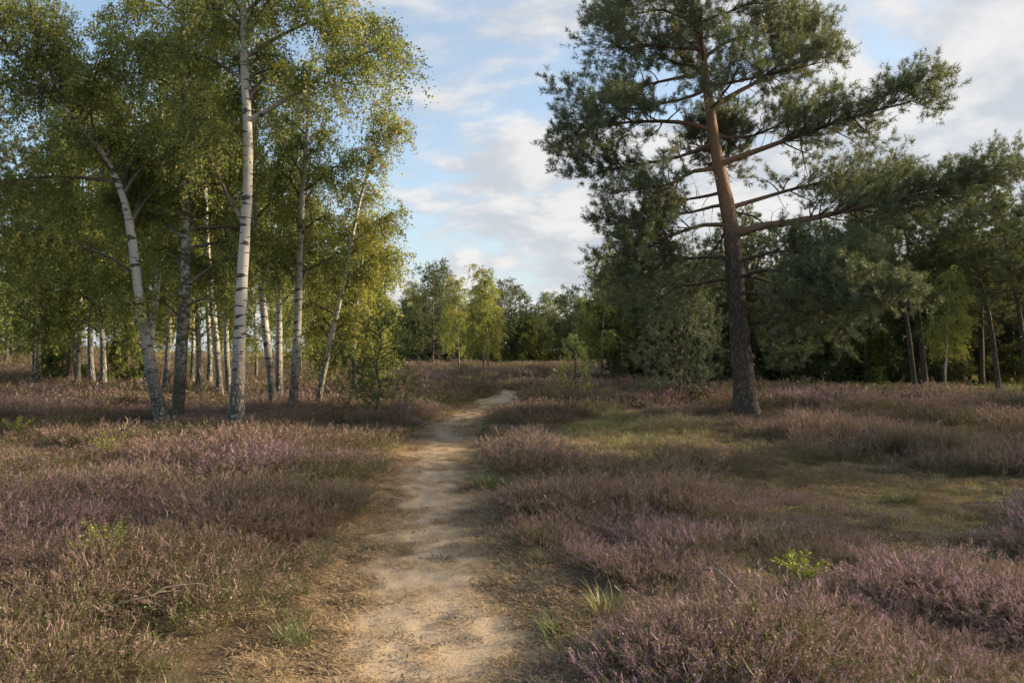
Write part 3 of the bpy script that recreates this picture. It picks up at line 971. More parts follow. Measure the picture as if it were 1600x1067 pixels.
CB = 'birches in the back of the copse'
for px, d, g, rot, s, lab in [
    (346, 24.0, 0, 1.0, 1.2, 'sunlit thin birch trunk showing just left of the tallest birch foot'),
    (360, 26.5, 0, 2.8, 1.2, 'thin pinkish birch trunk half hidden behind the tallest birch'),
    (311, 28.0, 1, .4, 1.35, 'thin spotted birch far behind, between dark mossy trunk and tallest birch'),
    (326, 31.0, 0, 4.4, 1.3, 'thinnest spotted birch in the gap behind the mossy trunk'),
    (436, 23.0, 1, 5.0, 1.05, 'thin dark-stemmed birch behind the slim white birch'),
    (224, 24.0, 0, 3.6, 1.25, 'birch with pale spotted stem close behind the leaning forked birch'),
    (258, 27.0, 0, .2, 1.35, 'pale birch stem in the gap right of the forked birch'),
    (160, 30.0, 1, 1.7, 1.5, 'dark-footed birch of the back row, right one of a close pair'),
    (147, 31.0, 0, 2.2, 1.45, 'dark-footed birch of the back row, left one of a close pair'),
    (122, 32.0, 2, .6, 1.3, 'dark broadleaved trunk of the back row at the copse edge'),
    (60, 33.0, 1, 4.0, 1.3, 'small thin birch at the outer edge of the copse'),
    (500, 29.0, 1, 2.6, .85, 'low birch with yellow-green crown behind the leaning slender birch'),
    (300, 36.0, 2, 1.2, 1.15, 'bushy green tree closing the view behind the mossy trunk'),
    (400, 38.0, 2, 3.0, .9, 'bushy green tree closing the view right of the tallest birch'),
    (200, 38.0, 2, 5.0, 1.2, 'bushy green tree closing the view behind the forked birch'),
    (470, 42.0, 1, .3, .95, 'hazy yellow-green birch far behind the flecked birch'),
    (590, 44.0, 1, 1.3, .72, 'low yellow-green birch at the end of the copse by the far field'),
]:
    m, k = (GB[g], s) if d > 25 else (NEAR[4 if g else 3], s * .95)
    put(m, 'birch_tree' if g < 2 else 'broadleaf_tree', px, d, lab, 'birch tree' if g < 2 else 'tree', CB, rot, k)
for px, d, g, rot, s, lab in [
    (108, 34.0, 0, .5, .95, 'pine with orange sunlit trunk among the back birches'),
    (55, 41.0, 1, 2.5, 1.0, 'dark pine behind the copse at the edge of the left clearing'),
    (10, 46.0, 3, 1.0, 1.0, 'broad dark pine beyond the clearing at the picture edge'),
    (-40, 38.0, 1, 4.0, 1.05, 'dark pine just cut by the picture edge beside the clearing'),
    (-60, 24.0, 0, 2.0, 1.0, 'near pine outside the copse cut by the picture edge'),
]:
    put(GP[g], 'pine_tree', px, d, lab, 'pine tree', 'pines behind the copse', rot, s)
for px, d, g, rot, s, lab in [
    (90, 36.0, 1, .3, .55, 'low green bush under the back birches beside the clearing'),
    (200, 33.0, 1, 2.0, .48, 'low leafy bush behind the forked birch'),
    (20, 50.0, 1, 4.0, .7, 'rounded bush at the far end of the clearing'),
]:
    put(LOWP[g], 'bush', px, d, lab, 'bush', None, rot, s)
# branches of a birch outside the frame reaching in at the top left
tree_obj('birch_tree', NEAR[2], (-10.2, 14.2, tz(-10.2, 14.2) - .03), 2.0, 1.05, 'birch beside the copse cut by the picture edge, drooping leafy limbs', 'birch tree', CB)

# young conifers
SPR = generic_pine(51, 2.25, .05, .05, 44, 1.25, mat=SPRUCE, W=.008, nn=14, L=.05, sec_per_m=7.0, ter_per=3, shoot_per=3, stubs=0, sec_len=.5, ter_len=.16, shoot_len=.08, from_t=.15)
put(SPR, 'spruce_tree', 590, 19.0, 'young dark green spruce with open level boughs beside the birches', 'spruce tree')
SAP = generic_pine(52, 1.85, .02, .10, 34, .58, mat=SAPLING, W=.010, nn=28, L=.07, sec_per_m=6.0, ter_per=2, shoot_per=2, stubs=0, sec_len=.3, ter_len=.12, shoot_len=.09, from_t=.2)
put(SAP, 'pine_sapling', 897, 25.0, 'small pale green pine sapling in the heather beyond the path bend', 'pine sapling')
YP = generic_pine(53, 4.2, .15, .08, 46, 1.6, mat=NEEDLE, W=.009, nn=20, L=.085, sec_per_m=4.5, ter_per=4, shoot_per=3, stubs=2, from_t=.2, tint0=.12)
put(YP, 'pine_tree', 1062, 23.0, 'young dark pine with low drooping boughs left of the large pine trunk', 'pine tree', None, 0.0, .74)

# birch pair right of the path bend; lighter leaf colour stands in for sunlight
put(GB[1], 'birch_tree', 940, 36.0, 'thin white birch of the pair beyond the sapling, left stem', 'birch tree', 'birch pair beyond the path bend', 2.9, .80)
put(GB[1], 'birch_tree', 957, 36.8, 'thin white birch of the pair beyond the sapling, right stem', 'birch tree', 'birch pair beyond the path bend', .2, .70)
# far field trees
put(GB[1], 'birch_tree', 717, 60.0, 'lone thin white birch standing in the far field', 'birch tree', 'birches in the far field', .4, .92)
put(GB[1], 'birch_tree', 755, 57.0, 'tall far birch with yellow-green crown, left stem of a pair', 'birch tree', 'birches in the far field', 1.4, .98)
put(GB[1], 'birch_tree', 763, 57.6, 'leaning far birch with yellow crown, right stem of a pair', 'birch tree', 'birches in the far field', .0, .9)
put(GP[3], 'pine_tree', 676, 70.0, 'single far pine with orange stem above the field', 'pine tree', 'single trees before the far wood', 1.0, 1.0)
FW = 'trees of the far wood'
r_ = np.random.default_rng(77)


def far_place(px):
    return ('behind the end of the birch copse' if px < 640 else 'beside the single far pine' if px < 705 else 'behind the far birches' if px < 790 else
            'above the bend of the path' if px < 860 else 'behind the sapling' if px < 925 else 'behind the birch pair' if px < 990 else 'left of the large pine')


def wood_place(px):
    return ('left of the large pine trunk' if px < 1120 else 'right behind the large pine trunk' if px < 1215 else 'between large pine and leaning pair' if px < 1330 else
            'just left of the leaning pair' if px < 1415 else 'behind the leaning pair' if px < 1480 else 'behind the reddish leaning trunks' if px < 1580 else 'at the picture edge')


for i in range(44):
    px = 540 + i * 12.5 + r_.uniform(-6, 6)
    d = 82 + (i % 4) * 8 + r_.uniform(-3, 3)
    k = r_.integers(0, 6)
    s = r_.uniform(.8, 1.0) * (1.0 if k != 2 else .8)
    if k < 4:
        put(GP[[0, 1, 3, 1][k]], 'pine_tree', px, d, 'dark pine in the far wood, ' + ('front' if i % 4 < 2 else 'back') + ' row ' + far_place(px), 'pine tree', FW, r_.uniform(0, 6), s * (.80 if k in (0, ) else .95))
    else:
        put(GB[2], 'broadleaf_tree', px, d, 'round green tree in the far wood, ' + ('front' if i % 4 < 2 else 'back') + ' row ' + far_place(px), 'tree', FW, r_.uniform(0, 6), s * .85)
for i in range(24):
    px = 590 + i * 18 + r_.uniform(-8, 8)
    put(LOWP[1 if i % 3 else 0], 'bush', px, 80 + r_.uniform(-4, 4), ('low green bush at foot of far wood ' if i % 3 else 'low dark conifer at foot of far wood ') + far_place(px), 'bush', 'bushes of the far wood', r_.uniform(0, 6), r_.uniform(.7, 1.0))

# wood on the right
RW = 'pines of the wood behind the large pine'
for px, d, g, rot, s, lab in [
    (1430, 32.0, 2, 3.2, .95, 'leaning pine with sun-edged trunk, left one of a close pair'),
    (1447, 33.0, 2, 3.5, 1.0, 'leaning pine with sun-edged trunk, right one of a close pair'),
    (1562, 30.0, 2, 3.0, .95, 'leaning pine with reddish sunlit trunk near the picture edge'),
    (1608, 29.0, 2, 3.3, .95, 'outermost leaning pine trunk cut by the picture edge'),
    (1535, 35.0, 1, 1.0, .85, 'dark upright pine behind the reddish leaning trunk'),
]:
    put(GP[g], 'pine_tree', px, d, lab, 'pine tree', RW, rot, s)
put(GB[0], 'birch_tree', 1478, 28.0, 'thin pale birch sapling with sparse leaves before the dark wood', 'birch tree', None, .6, (.55, .55, .5))
r_ = np.random.default_rng(78)
for i in range(30):
    px = 1000 + (i % 15) * 46 + r_.uniform(-15, 15)
    d = (40 if i < 15 else 50) + r_.uniform(-2.5, 4)
    if px < 1100:
        d += 6
    put(GP[[3, 1, 3, 0, 2][i % 5]], 'pine_tree', px, d, 'dense shaded pine in the ' + ('front' if i < 15 else 'back') + ' row of the wood ' + wood_place(px), 'pine tree', 'shaded pines of the wood', r_.uniform(0, 6), r_.uniform(.74, .92))
for i in range(17):
    px = 985 + i * 40 + r_.uniform(-12, 12)
    put(LOWP[1 if i % 4 == 1 else 0], 'understorey_tree', px, 37.5 + r_.uniform(-1.5, 2), 'low ' + ('leafy green' if i % 4 == 1 else 'dark conifer') + ' tree with boughs near ground ' + wood_place(px), 'tree', 'low trees under the wood', r_.uniform(0, 6), r_.uniform(.62, .85))
# the wood goes on beside and behind the viewer on the right; its shade falls over the heath
r_ = np.random.default_rng(79)
for i, (x0, y0, g, s) in enumerate([(27, 33, 1, 1.0), (23.5, 27.5, 0, 1.0), (26, 23, 0, 1.1), (21, 19, 0, .8), (26, 15, 1, 1.1), (20.5, 11, 0, .95),
                                    (21, 4.5, 1, 1.05), (25, 0.5, 0, 1.1)]):
    tree_obj('pine_tree', GP[g], (x0, y0, tz(x0, y0) - .03), r_.uniform(0, 6), s, 'pine of the shading wood that continues outside the picture', 'pine tree', 'pines outside the picture')


# ------------------------------------------------------------------ heather, grass and litter
def heather_geo(r, n_stem, rad, h, leafn, flown, bit, spread=.55, geo=None, center=(0, 0, 0), tint=None, grn=None, hjit=.22, n_sprig=5):
    """one heather plant: curved stems with sprigs and flower spikes"""
    g = geo or Geo('part', 'rnd')
    N = n_stem
    a, q = r.uniform(0, 2 * np.pi, N), np.sqrt(r.random(N))
    b = np.stack([np.cos(a) * q * rad * .45, np.sin(a) * q * rad * .45, np.full(N, -.02)], 1) + np.array(center)
    hh = h * (1 - .35 * q ** 2) * r.uniform(1 - hjit, 1 + hjit, N)
    out = np.stack([np.cos(a), np.sin(a), 0 * a], 1) * (q * rad * .85)[:, None] + r.normal(0, .022, (N, 3)) * [1, 1, 0]
    s = np.linspace(0, 1, 4)
    pts = b[:, None] + out[:, None] * (s ** .8)[None, :, None] * spread / .55
    pts = pts + np.array([0, 0, 1.]) * (hh[:, None] * s[None])[:, :, None] + (r.normal(0, .016, (N, 3)))[:, None] * np.sin(s * np.pi * 1.3)[None, :, None]
    sw = (rand_unit(r, N) * [1, 1, .1])[:, None] * np.array([.0018, .0015, .0012, .0006])[None, :, None] * (bit / .006) ** .6
    v = np.stack([pts - sw, pts + sw], 2).reshape(-1, 3)
    idx = np.arange(N * 8).reshape(N, 4, 2)
    f = np.stack([idx[:, :-1, 0], idx[:, :-1, 1], idx[:, 1:, 1], idx[:, 1:, 0]], -1).reshape(-1, 4)
    ex = {}
    if tint is not None:
        ex = dict(tint=tint, grn=grn)
    g.add(v, [f], 0, False, part=0.0, rnd=np.repeat(r.random(N), 8), **ex)

    def bits(n, t0, t1, sz, part, rr):
        k = np.repeat(np.arange(N), n)
        M = len(k)
        t = r.uniform(t0, t1, M)
        p = at(pts, k, t) + r.normal(0, rr, (M, 3)) * (1.15 - .6 * (t - t0) / (t1 - t0))[:, None]
        d = norm(rand_unit(r, M) + [0, 0, .8])
        w = norm(np.cross(d, rand_unit(r, M)))
        z_ = (sz * r.uniform(.7, 1.3, M))[:, None]
        v = np.stack([p - w * z_ * .38, p + w * z_ * .38, p + d * z_], 1).reshape(-1, 3)
        g.add(v, [np.arange(M * 3).reshape(-1, 3)], 0, False, part=part, rnd=np.repeat(np.clip(np.repeat(r.random(N), n) * .6 + r.random(M) * .4, 0, 1), 3), **ex)
    # short side sprigs make the plant bushy; they and the stem tips carry the flowers
    prad = np.full((N, 4), .002)
    sg, _, st_, si_ = children(pts, prad, r, n_sprig, .30, .97, lambda t, i, q: .050 * (h / .22) * (1.25 - .5 * t) * q.uniform(.6, 1.4, len(t)), 34, 12, up=.10, droop=-.12, K=4, wig=.14)
    tip = at(pts, np.repeat(np.arange(N), 4), np.tile(np.linspace(.76, .999, 4), N)).reshape(N, 4, 3)
    sg = np.concatenate([sg, tip])
    M0 = len(sg)
    bloom = r.random(M0) < np.r_[np.where(st_ > .55, .72, .10), np.full(N, .92)]
    swd = norm(rand_unit(r, M0) * [1, 1, .15])[:, None] * (np.array([.35, 1.0, .9, .2]) * bit * .33)[None, :, None] * r.uniform(.6, 1.3, M0)[:, None, None]
    v = np.stack([sg - swd, sg + swd], 2).reshape(-1, 3)
    idx = np.arange(M0 * 8).reshape(M0, 4, 2)
    f = np.stack([idx[:, :-1, 0], idx[:, :-1, 1], idx[:, 1:, 1], idx[:, 1:, 0]], -1).reshape(-1, 4)
    rn = r.random(M0)
    g.add(v, [f], 0, False, part=np.repeat(np.where(bloom, 1.0, .5), 8), rnd=np.repeat(rn, 8), **ex)
    k = np.repeat(np.arange(M0), flown)
    M = len(k)
    p = at(sg, k, r.uniform(.1, 1.0, M)) + r.normal(0, bit * .62, (M, 3))
    d = norm(rand_unit(r, M) + [0, 0, .8])
    w_ = norm(np.cross(d, rand_unit(r, M)))
    z_ = (bit * r.uniform(.7, 1.35, M))[:, None]
    v = np.stack([p - w_ * z_ * .4, p + w_ * z_ * .4, p + d * z_], 1).reshape(-1, 3)
    g.add(v, [np.arange(M * 3).reshape(-1, 3)], 0, False, part=np.repeat(np.where(bloom[k], 1.0, .5), 3), rnd=np.repeat(np.clip(rn[k] * .6 + r.random(M) * .4, 0, 1), 3), **ex)
    k = np.repeat(np.arange(N), leafn)
    M = len(k)
    p = at(pts, k, r.uniform(.2, .8, M)) + r.normal(0, bit * 1.8, (M, 3))
    d = norm(rand_unit(r, M) + [0, 0, .6])
    w_ = norm(np.cross(d, rand_unit(r, M)))
    z_ = (bit * 1.5 * r.uniform(.7, 1.3, M))[:, None]
    v = np.stack([p - w_ * z_ * .38, p + w_ * z_ * .38, p + d * z_], 1).reshape(-1, 3)
    g.add(v, [np.arange(M * 3).reshape(-1, 3)], 0, False, part=.5, rnd=np.repeat(r.random(M), 3), **ex)
    return g


def grass_geo(r, n, h, rad, wid, lay=.5, geo=None, center=(0, 0, 0), tint=None, up=1.0):
    g = geo or Geo('rnd')
    a = r.uniform(0, 2 * np.pi, n)
    q = np.sqrt(r.random(n)) * rad
    b = np.stack([np.cos(a) * q, np.sin(a) * q, np.full(n, -.01)], 1) + np.array(center)
    a2 = a + r.normal(0, .9, n)
    d = np.stack([np.cos(a2), np.sin(a2), 0 * a], 1)
    hh = h * r.uniform(.5, 1.2, n)
    s = np.linspace(0, 1, 4)
    pts = b[:, None] + d[:, None] * ((hh * lay * r.uniform(.3, 1.3, n))[:, None] * s[None] ** 2)[:, :, None]
    pts = pts + np.array([0, 0, up]) * (hh[:, None] * (s - .38 * lay * s ** 2)[None])[:, :, None]
    sw = np.cross(d, [0, 0, 1.])[:, None] * (wid * np.array([.8, 1, .7, .12]))[None, :, None]
    v = np.stack([pts - sw, pts + sw], 2).reshape(-1, 3)
    idx = np.arange(n * 8).reshape(n, 4, 2)
    f = np.stack([idx[:, :-1, 0], idx[:, :-1, 1], idx[:, 1:, 1], idx[:, 1:, 0]], -1).reshape(-1, 4)
    ex = dict(tint=tint) if tint is not None else {}
    g.add(v, [f], 0, False, rnd=np.repeat(r.random(n), 8), **ex)
    return g


def library(name, meshes):
    col = bpy.data.collections.new(name)
    for i, m in enumerate(meshes):
        o = bpy.data.objects.new('%s_%02d' % (name, i), m)
        col.objects.link(o)
    return col


def scatter(name, col, pos, rot, scl, idx, attrs, label=None, cat=None):
    """one object of stuff: instances of the library on explicit points"""
    me = bpy.data.meshes.new(name)
    me.vertices.add(len(pos))
    me.vertices.foreach_set('co', np.asarray(pos, np.float32).ravel())
    for k, a, t in [('rot', rot, 'FLOAT_VECTOR'), ('scl', scl, 'FLOAT_VECTOR')]:
        me.attributes.new(k, t, 'POINT').data.foreach_set('vector', np.asarray(a, np.float32).ravel())
    me.attributes.new('pick', 'INT', 'POINT').data.foreach_set('value', np.asarray(idx, np.int32))
    for k, a in attrs.items():
        me.attributes.new(k, 'FLOAT', 'POINT').data.foreach_set('value', np.asarray(a, np.float32))
    o = link(name, me, kind='stuff', label=label, category=cat)
    ng = bpy.data.node_groups.new(name + '_nodes', 'GeometryNodeTree')
    ng.interface.new_socket('Geometry', in_out='INPUT', socket_type='NodeSocketGeometry')
    ng.interface.new_socket('Geometry', in_out='OUTPUT', socket_type='NodeSocketGeometry')
    N, Lk = ng.nodes, ng.links
    gi, go = N.new('NodeGroupInput'), N.new('NodeGroupOutput')
    ci = N.new('GeometryNodeCollectionInfo')
    ci.inputs[0].default_value = col
    ci.inputs[1].default_value = True
    ci.inputs[2].default_value = True
    ip = N.new('GeometryNodeInstanceOnPoints')

    def na(nm, t):
        n = N.new('GeometryNodeInputNamedAttribute')
        n.data_type = t
        n.inputs[0].default_value = nm
        return n.outputs[0]
    er = N.new('FunctionNodeEulerToRotation')
    Lk.new(na('rot', 'FLOAT_VECTOR'), er.inputs[0])
    Lk.new(gi.outputs[0], ip.inputs['Points'])
    Lk.new(ci.outputs[0], ip.inputs['Instance'])
    ip.inputs['Pick Instance'].default_value = True
    Lk.new(na('pick', 'INT'), ip.inputs['Instance Index'])
    Lk.new(er.outputs[0], ip.inputs['Rotation'])
    Lk.new(na('scl', 'FLOAT_VECTOR'), ip.inputs['Scale'])
    Lk.new(ip.outputs[0], go.inputs[0])
    md = o.modifiers.new('scatter', 'NODES')
    md.node_group = ng
    return o


r = np.random.default_rng(101)
HL = []
for i in range(5):
    HL.append(heather_geo(r, 72, .23, .21, 9, 5, .0056, spread=.9, hjit=.2, n_sprig=9).build('heather_near', [HEATHER_I]))
for i in range(4):
    HL.append(heather_geo(r, 50, .25, .215, 6, 3, .0092, spread=.85, hjit=.2, n_sprig=6).build('heather_mid', [HEATHER_I]))
for i in range(3):
    HL.append(heather_geo(r, 36, .32, .25, 5, 2, .018, spread=.8, hjit=.35, n_sprig=4).build('heather_far', [HEATHER_I]))
HCOL = library('heather_plants', HL)


def jgrid(x0, x1, y0, y1, sp, r):
    nx, ny = int((x1 - x0) / sp), int((y1 - y0) / sp)
    X, Y = np.meshgrid(x0 + sp * np.arange(nx), y0 + sp * np.arange(ny))
    return X.ravel() + r.uniform(0, sp, nx * ny), Y.ravel() + r.uniform(0, sp, nx * ny)


def in_view(x, y, m=1.0):
    return np.abs(x) < 0.66 * y + m


TREES_XY = [(o.location.x, o.location.y) for o in C.objects if o.type == 'EMPTY' and o.location.y < 35]
pos, lod = [], []
for (y0, y1, sp, lo) in ((0.4, 8.5, .18, 0), (8.5, 20, .25, 1), (20, 34, .36, 2), (34, 88, .62, 3)):
    x, y = jgrid(-50, 50, y0, y1, sp, r)
    k = in_view(x, y, 2.8)
    x, y = x[k], y[k]
    pd = path_dist(x, y)
    edge = half_width(y) + .12 + .34 * (fbm(x * 1.3 + 9, y * 1.3, 3) - .3) + np.where(pd > 0, .04, .0) + .10 * (lo > 0) + np.where(pd < 0, .24, .02) * smooth(10.0, 4.0, y)
    a, b, c = open_ground(x, y)
    gap = fbm(x * .55 + 40, y * .55 + 11, 3)
    keepm = (np.abs(pd) > edge) & ~c
    keepm &= ~(a & (r.random(len(x)) > .05)) & ~(b & (r.random(len(x)) > .26))
    keepm &= ~((gap < .38) & (r.random(len(x)) < .8))
    keepm &= ~((y > 46) & (r.random(len(x)) < .25))
    x, y = x[keepm], y[keepm]
    pos.append(np.stack([x, y], 1))
    lod.append(np.full(len(x), lo))
pos, lod = np.concatenate(pos), np.concatenate(lod)
x, y = pos.T
n = len(x)
pick = np.where(lod == 0, r.integers(0, 5, n), np.where(lod == 1, r.integers(5, 9, n), r.integers(9, 12, n)))
_, bb, _ = open_ground(x, y)
big_ = fbm(x * .35 + 2, y * .35 + 31, 3)
size = np.clip(.70 + .50 * smooth(.25, .75, big_) + 2.2 * (fbm(x * 1.25 + 60, y * 1.25, 2) - .5), .32, 1.45) * np.clip(r.lognormal(0, .2, n), .6, 1.5) * np.where(lod == 3, 1.5, np.where(lod == 2, 1.05, 1.0))
pdn = np.abs(path_dist(x, y)) - half_width(y)
size *= .55 + .45 * smooth(.0, .55, pdn)
size *= np.where(bb, .55, 1.0)
scl = np.stack([size * r.uniform(.9, 1.15, n), size * r.uniform(.9, 1.15, n), size * r.uniform(.85, 1.15, n)], 1)
scl[:, 2] = np.where(lod == 3, scl[:, 2] * .62, scl[:, 2] * .90)
rot = np.stack([r.normal(0, .15, n), r.normal(0, .15, n), r.uniform(0, 6.28, n)], 1)
stage = fbm(x * .5 + 70, y * .5 + 3, 3)
tint = np.clip(.46 + 1.9 * (stage - .5) + 1.0 * (fbm(x * 1.6, y * 1.6 + 20, 2) - .5) + .05 + .07 * smooth(1.0, -2.0, x) + r.normal(0, .12, n), 0, 1)
grn = np.clip(.40 + 2.0 * (fbm(x * .45 + 8, y * .45 + 55, 3) - .5) + r.normal(0, .18, n) + .3 * smooth(.4, 0, pdn), 0, 1)
print('heather plants', n)
scatter('heather', HCOL, np.stack([x, y, terrain(x, y) + .0], 1), rot, scl, pick, {'tint': tint, 'grn': grn},
        'mauve and faded brown heather covering the heath on both sides of the path', 'heather')

# grass: green tufts at the edges of the path, thin sward in the open places
GL = [grass_geo(r, 60, .17, .09, .0022, .8).build('grass_tuft', [GRASS_I]) for i in range(4)]
GL += [grass_geo(r, 46, .085, .13, .0026, 1.3).build('grass_short', [GRASS_I]) for i in range(3)]
GL += [grass_geo(r, 40, .20, .22, .0065, .9).build('grass_far', [GRASS_I]) for i in range(2)]
GCOL = library('grass_tufts', GL)
gp, gs, gt, gi_ = [], [], [], []


def add_grass(x, y, s, t, i):
    gp.append(np.stack([x, y, terrain(x, y) - .01], 1))
    gs.append(s)
    gt.append(t)
    gi_.append(i)


x, y = jgrid(-9, 9, 2, 26, .10, r)
pd = path_dist(x, y)
e = np.abs(pd) - half_width(y)
k = in_view(x, y, .5) & (e > .0) & (e < .42) & (r.random(len(x)) < .17 * smooth(.42, .1, e) + .04) & (fbm(x * 1.1 + 4, y * 1.1, 2) > .40)
x, y = x[k], y[k]
add_grass(x, y, r.uniform(.5, 1.15, len(x)), np.clip(r.normal(.22, .14, len(x)), 0, 1), r.integers(0, 4, len(x)))
x, y = jgrid(-22, 24, 2.2, 30, .17, r)
a, b, c = open_ground(x, y)
k = in_view(x, y, .5) & (np.abs(path_dist(x, y)) > .85) & (r.random(len(x)) < np.where(a, .95, np.where(b, .62, .07)))
x, y, a, b = x[k], y[k], a[k], b[k]
gn = fbm(x * .8, y * .8 + 90, 3)
add_grass(x, y, np.where(a, 1.25, np.where(b, .75, 1.1)) * r.uniform(.6, 1.3, len(x)),
          np.clip(np.where(a, .66, np.where(b, .68, .35)) + 1.0 * (gn - .5) + r.normal(0, .1, len(x)), 0, 1), np.where((a | b) & (r.random(len(x)) > .14), r.integers(4, 7, len(x)), r.integers(0, 4, len(x))))
x, y = jgrid(-60, 66, 30, 98, .75, r)
a, b, c = open_ground(x, y)
k = in_view(x, y, 2) & (r.random(len(x)) < np.where(c, .9, .18))
x, y = x[k], y[k]
add_grass(x, y, r.uniform(.8, 1.7, len(x)), np.clip(r.normal(.34, .2, len(x)), 0, 1), r.integers(7, 9, len(x)))
gp, gs, gt, gi_ = map(np.concatenate, (gp, gs, gt, gi_))
n = len(gp)
print('grass tufts', n)
scatter('grass', GCOL, gp, np.stack([r.normal(0, .1, n), r.normal(0, .1, n), r.uniform(0, 6.28, n)], 1), np.repeat(gs[:, None], 3, 1), gi_, {'tint': gt},
        'green and straw-coloured grass along the path and in the open mossy patches', 'grass')


# straw, needles and twig bits lying on the path and the bare ground
def litter_geo(r, n, rad, ln, wid):
    g = Geo('rnd')
    a = r.uniform(0, 2 * np.pi, n)
    q = np.sqrt(r.random(n)) * rad
    p = np.stack([np.cos(a) * q, np.sin(a) * q, r.uniform(.002, .014, n)], 1)
    a2 = r.uniform(0, 2 * np.pi, n)
    d = np.stack([np.cos(a2), np.sin(a2), r.normal(.05, .22, n)], 1)
    l = (ln * r.uniform(.4, 1.4, n))[:, None]
    s = np.cross(d, [0, 0, 1.]) * (wid * r.uniform(.5, 1.6, n))[:, None]
    bend = np.stack([-np.sin(a2), np.cos(a2), np.full(n, .5)], 1) * l * r.normal(0, .13, n)[:, None]
    v = np.stack([p - s, p + s, p + d * l * .5 + bend + s, p + d * l * .5 + bend - s, p + d * l], 1).reshape(-1, 3)
    i = np.arange(n)[:, None] * 5
    g.add(v, [np.concatenate([i, i + 1, i + 2, i + 3], 1), np.concatenate([i + 3, i + 2, i + 4], 1)], 0, False, rnd=np.repeat(r.random(n), 5))
    return g


LL = [litter_geo(r, 60, .10, .05, .0022).build('straw', [STRAW_I]) for i in range(4)]
LL += [litter_geo(r, 26, .10, .022, .0035).build('chaff', [STRAW_I]) for i in range(2)]
LCOL = library('litter_bits', LL)
x, y = jgrid(-9, 9, 0.4, 24, .06, r)
pd = path_dist(x, y)
u = np.abs(pd + .05) / (half_width(y) + .05)
cl_ = fbm(x * 1.8 + 3, y * 1.8, 3)
pr = smooth(.30, .90, u + 1.3 * (cl_ - .5)) * .8 + .12
k = in_view(x, y, .3) & (u < 1.35) & (r.random(len(x)) < pr)
x1, y1, t1 = x[k], y[k], np.where(r.random(k.sum()) < .18, r.uniform(-.15, .15, k.sum()), np.clip(.55 + r.normal(0, .14, k.sum()) - .15 * (u[k] > 1.05), 0, 1))
x, y = jgrid(-3, 14, 4, 16, .10, r)
a, b, c = open_ground(x, y)
k = in_view(x, y, .3) & b & (r.random(len(x)) < .95 * smooth(.35, .6, fbm(x * 1.5, y * 1.5 + 5, 3)) + .25)
x2, y2, t2 = x[k], y[k], np.clip(r.normal(.26, .16, k.sum()), 0, 1)
x, y, tint = np.r_[x1, x2], np.r_[y1, y2], np.r_[t1, t2]
n = len(x)
zz = terrain(x, y) - .05 * smooth(1.0, .55, np.abs(path_dist(x, y))) + .022
scatter('litter', LCOL, np.stack([x, y, zz], 1), np.stack([r.normal(0, .06, n), r.normal(0, .06, n), r.uniform(0, 6.28, n)], 1),
        np.repeat(r.uniform(.7, 1.35, n)[:, None], 3, 1), r.integers(0, 6, n), {'tint': tint}, 'dry straw, needles and twig bits lying on the sandy path', 'litter')
print('litter', n)

# ------------------------------------------------------------------ single plants one can pick out
def heather_bush(px, py, R, H, label, tint, grn, seed):
    r = np.random.default_rng(seed)
    x0, y0 = G(px, py)
    g = Geo('part', 'rnd', 'tint', 'grn')
    n = max(4, int(R * R * 30))
    for i in range(n):
        a, q = r.uniform(0, 6.28), math.sqrt(r.random()) * R
        k = 1 - .5 * (q / R) ** 2
        heather_geo(r, 34, .24, H * k, 5, 3, .0095, n_sprig=4, geo=g, center=(math.cos(a) * q, math.sin(a) * q * .7, 0), tint=np.clip(tint + r.normal(0, .1), 0, 1), grn=np.clip(grn + r.normal(0, .12), 0, 1))
    o = link('heather_bush', g.build('heather_bush', [HEATHER_O]), label=label, category='heather', group='single heather bushes in the open ground')
    o.location = (x0, y0, tz(x0, y0))


heather_bush(1112, 728, .55, .42, 'single rounded brown heather bush on the mossy ground before the large pine', .18, .35, 201)
heather_bush(1245, 722, .55, .42, 'heather bush with green foot right of the rounded brown bush', .3, .7, 202)
heather_bush(1345, 705, .95, .62, 'broad mauve heather bush rising right of the large pine', .62, .3, 203)
heather_bush(1420, 722, .80, .55, 'brownish heather bush in front of the broad mauve one', .28, .5, 204)
heather_bush(1270, 690, .75, .60, 'tall pinkish heather bush close to the large pine foot', .55, .3, 205)
heather_bush(1530, 735, .85, .55, 'heather bush at the edge of the bare ground near the picture edge', .6, .35, 206)
heather_bush(1020, 702, .35, .26, 'low dark heather tuft in the grassy patch', .2, .6, 207)


def tussock(px, py, n, h, R, wid, tint, label, seed):
    x0, y0 = G(px, py)
    r = np.random.default_rng(seed)
    g = Geo('rnd', 'tint')
    grass_geo(r, n, h, R, wid, .9, geo=g, tint=tint)
    o = link('grass_tussock', g.build('grass_tussock', [GRASS_O]), label=label, category='grass tussock')
    o.location = (x0, y0, tz(x0, y0))


tussock(1395, 632, 900, .45, .75, .005, .40, 'wide green grass tussock before the right wood', 301)
tussock(1408, 785, 260, .20, .15, .0025, .18, 'small green grass tussock on the bare mossy ground', 302)
tussock(768, 752, 240, .22, .2, .0024, .30, 'bright green grass clump at the right edge of the path', 303)
tussock(1205, 850, 240, .26, .16, .0022, .22, 'bluish green grass tuft between heather and bare ground', 304)


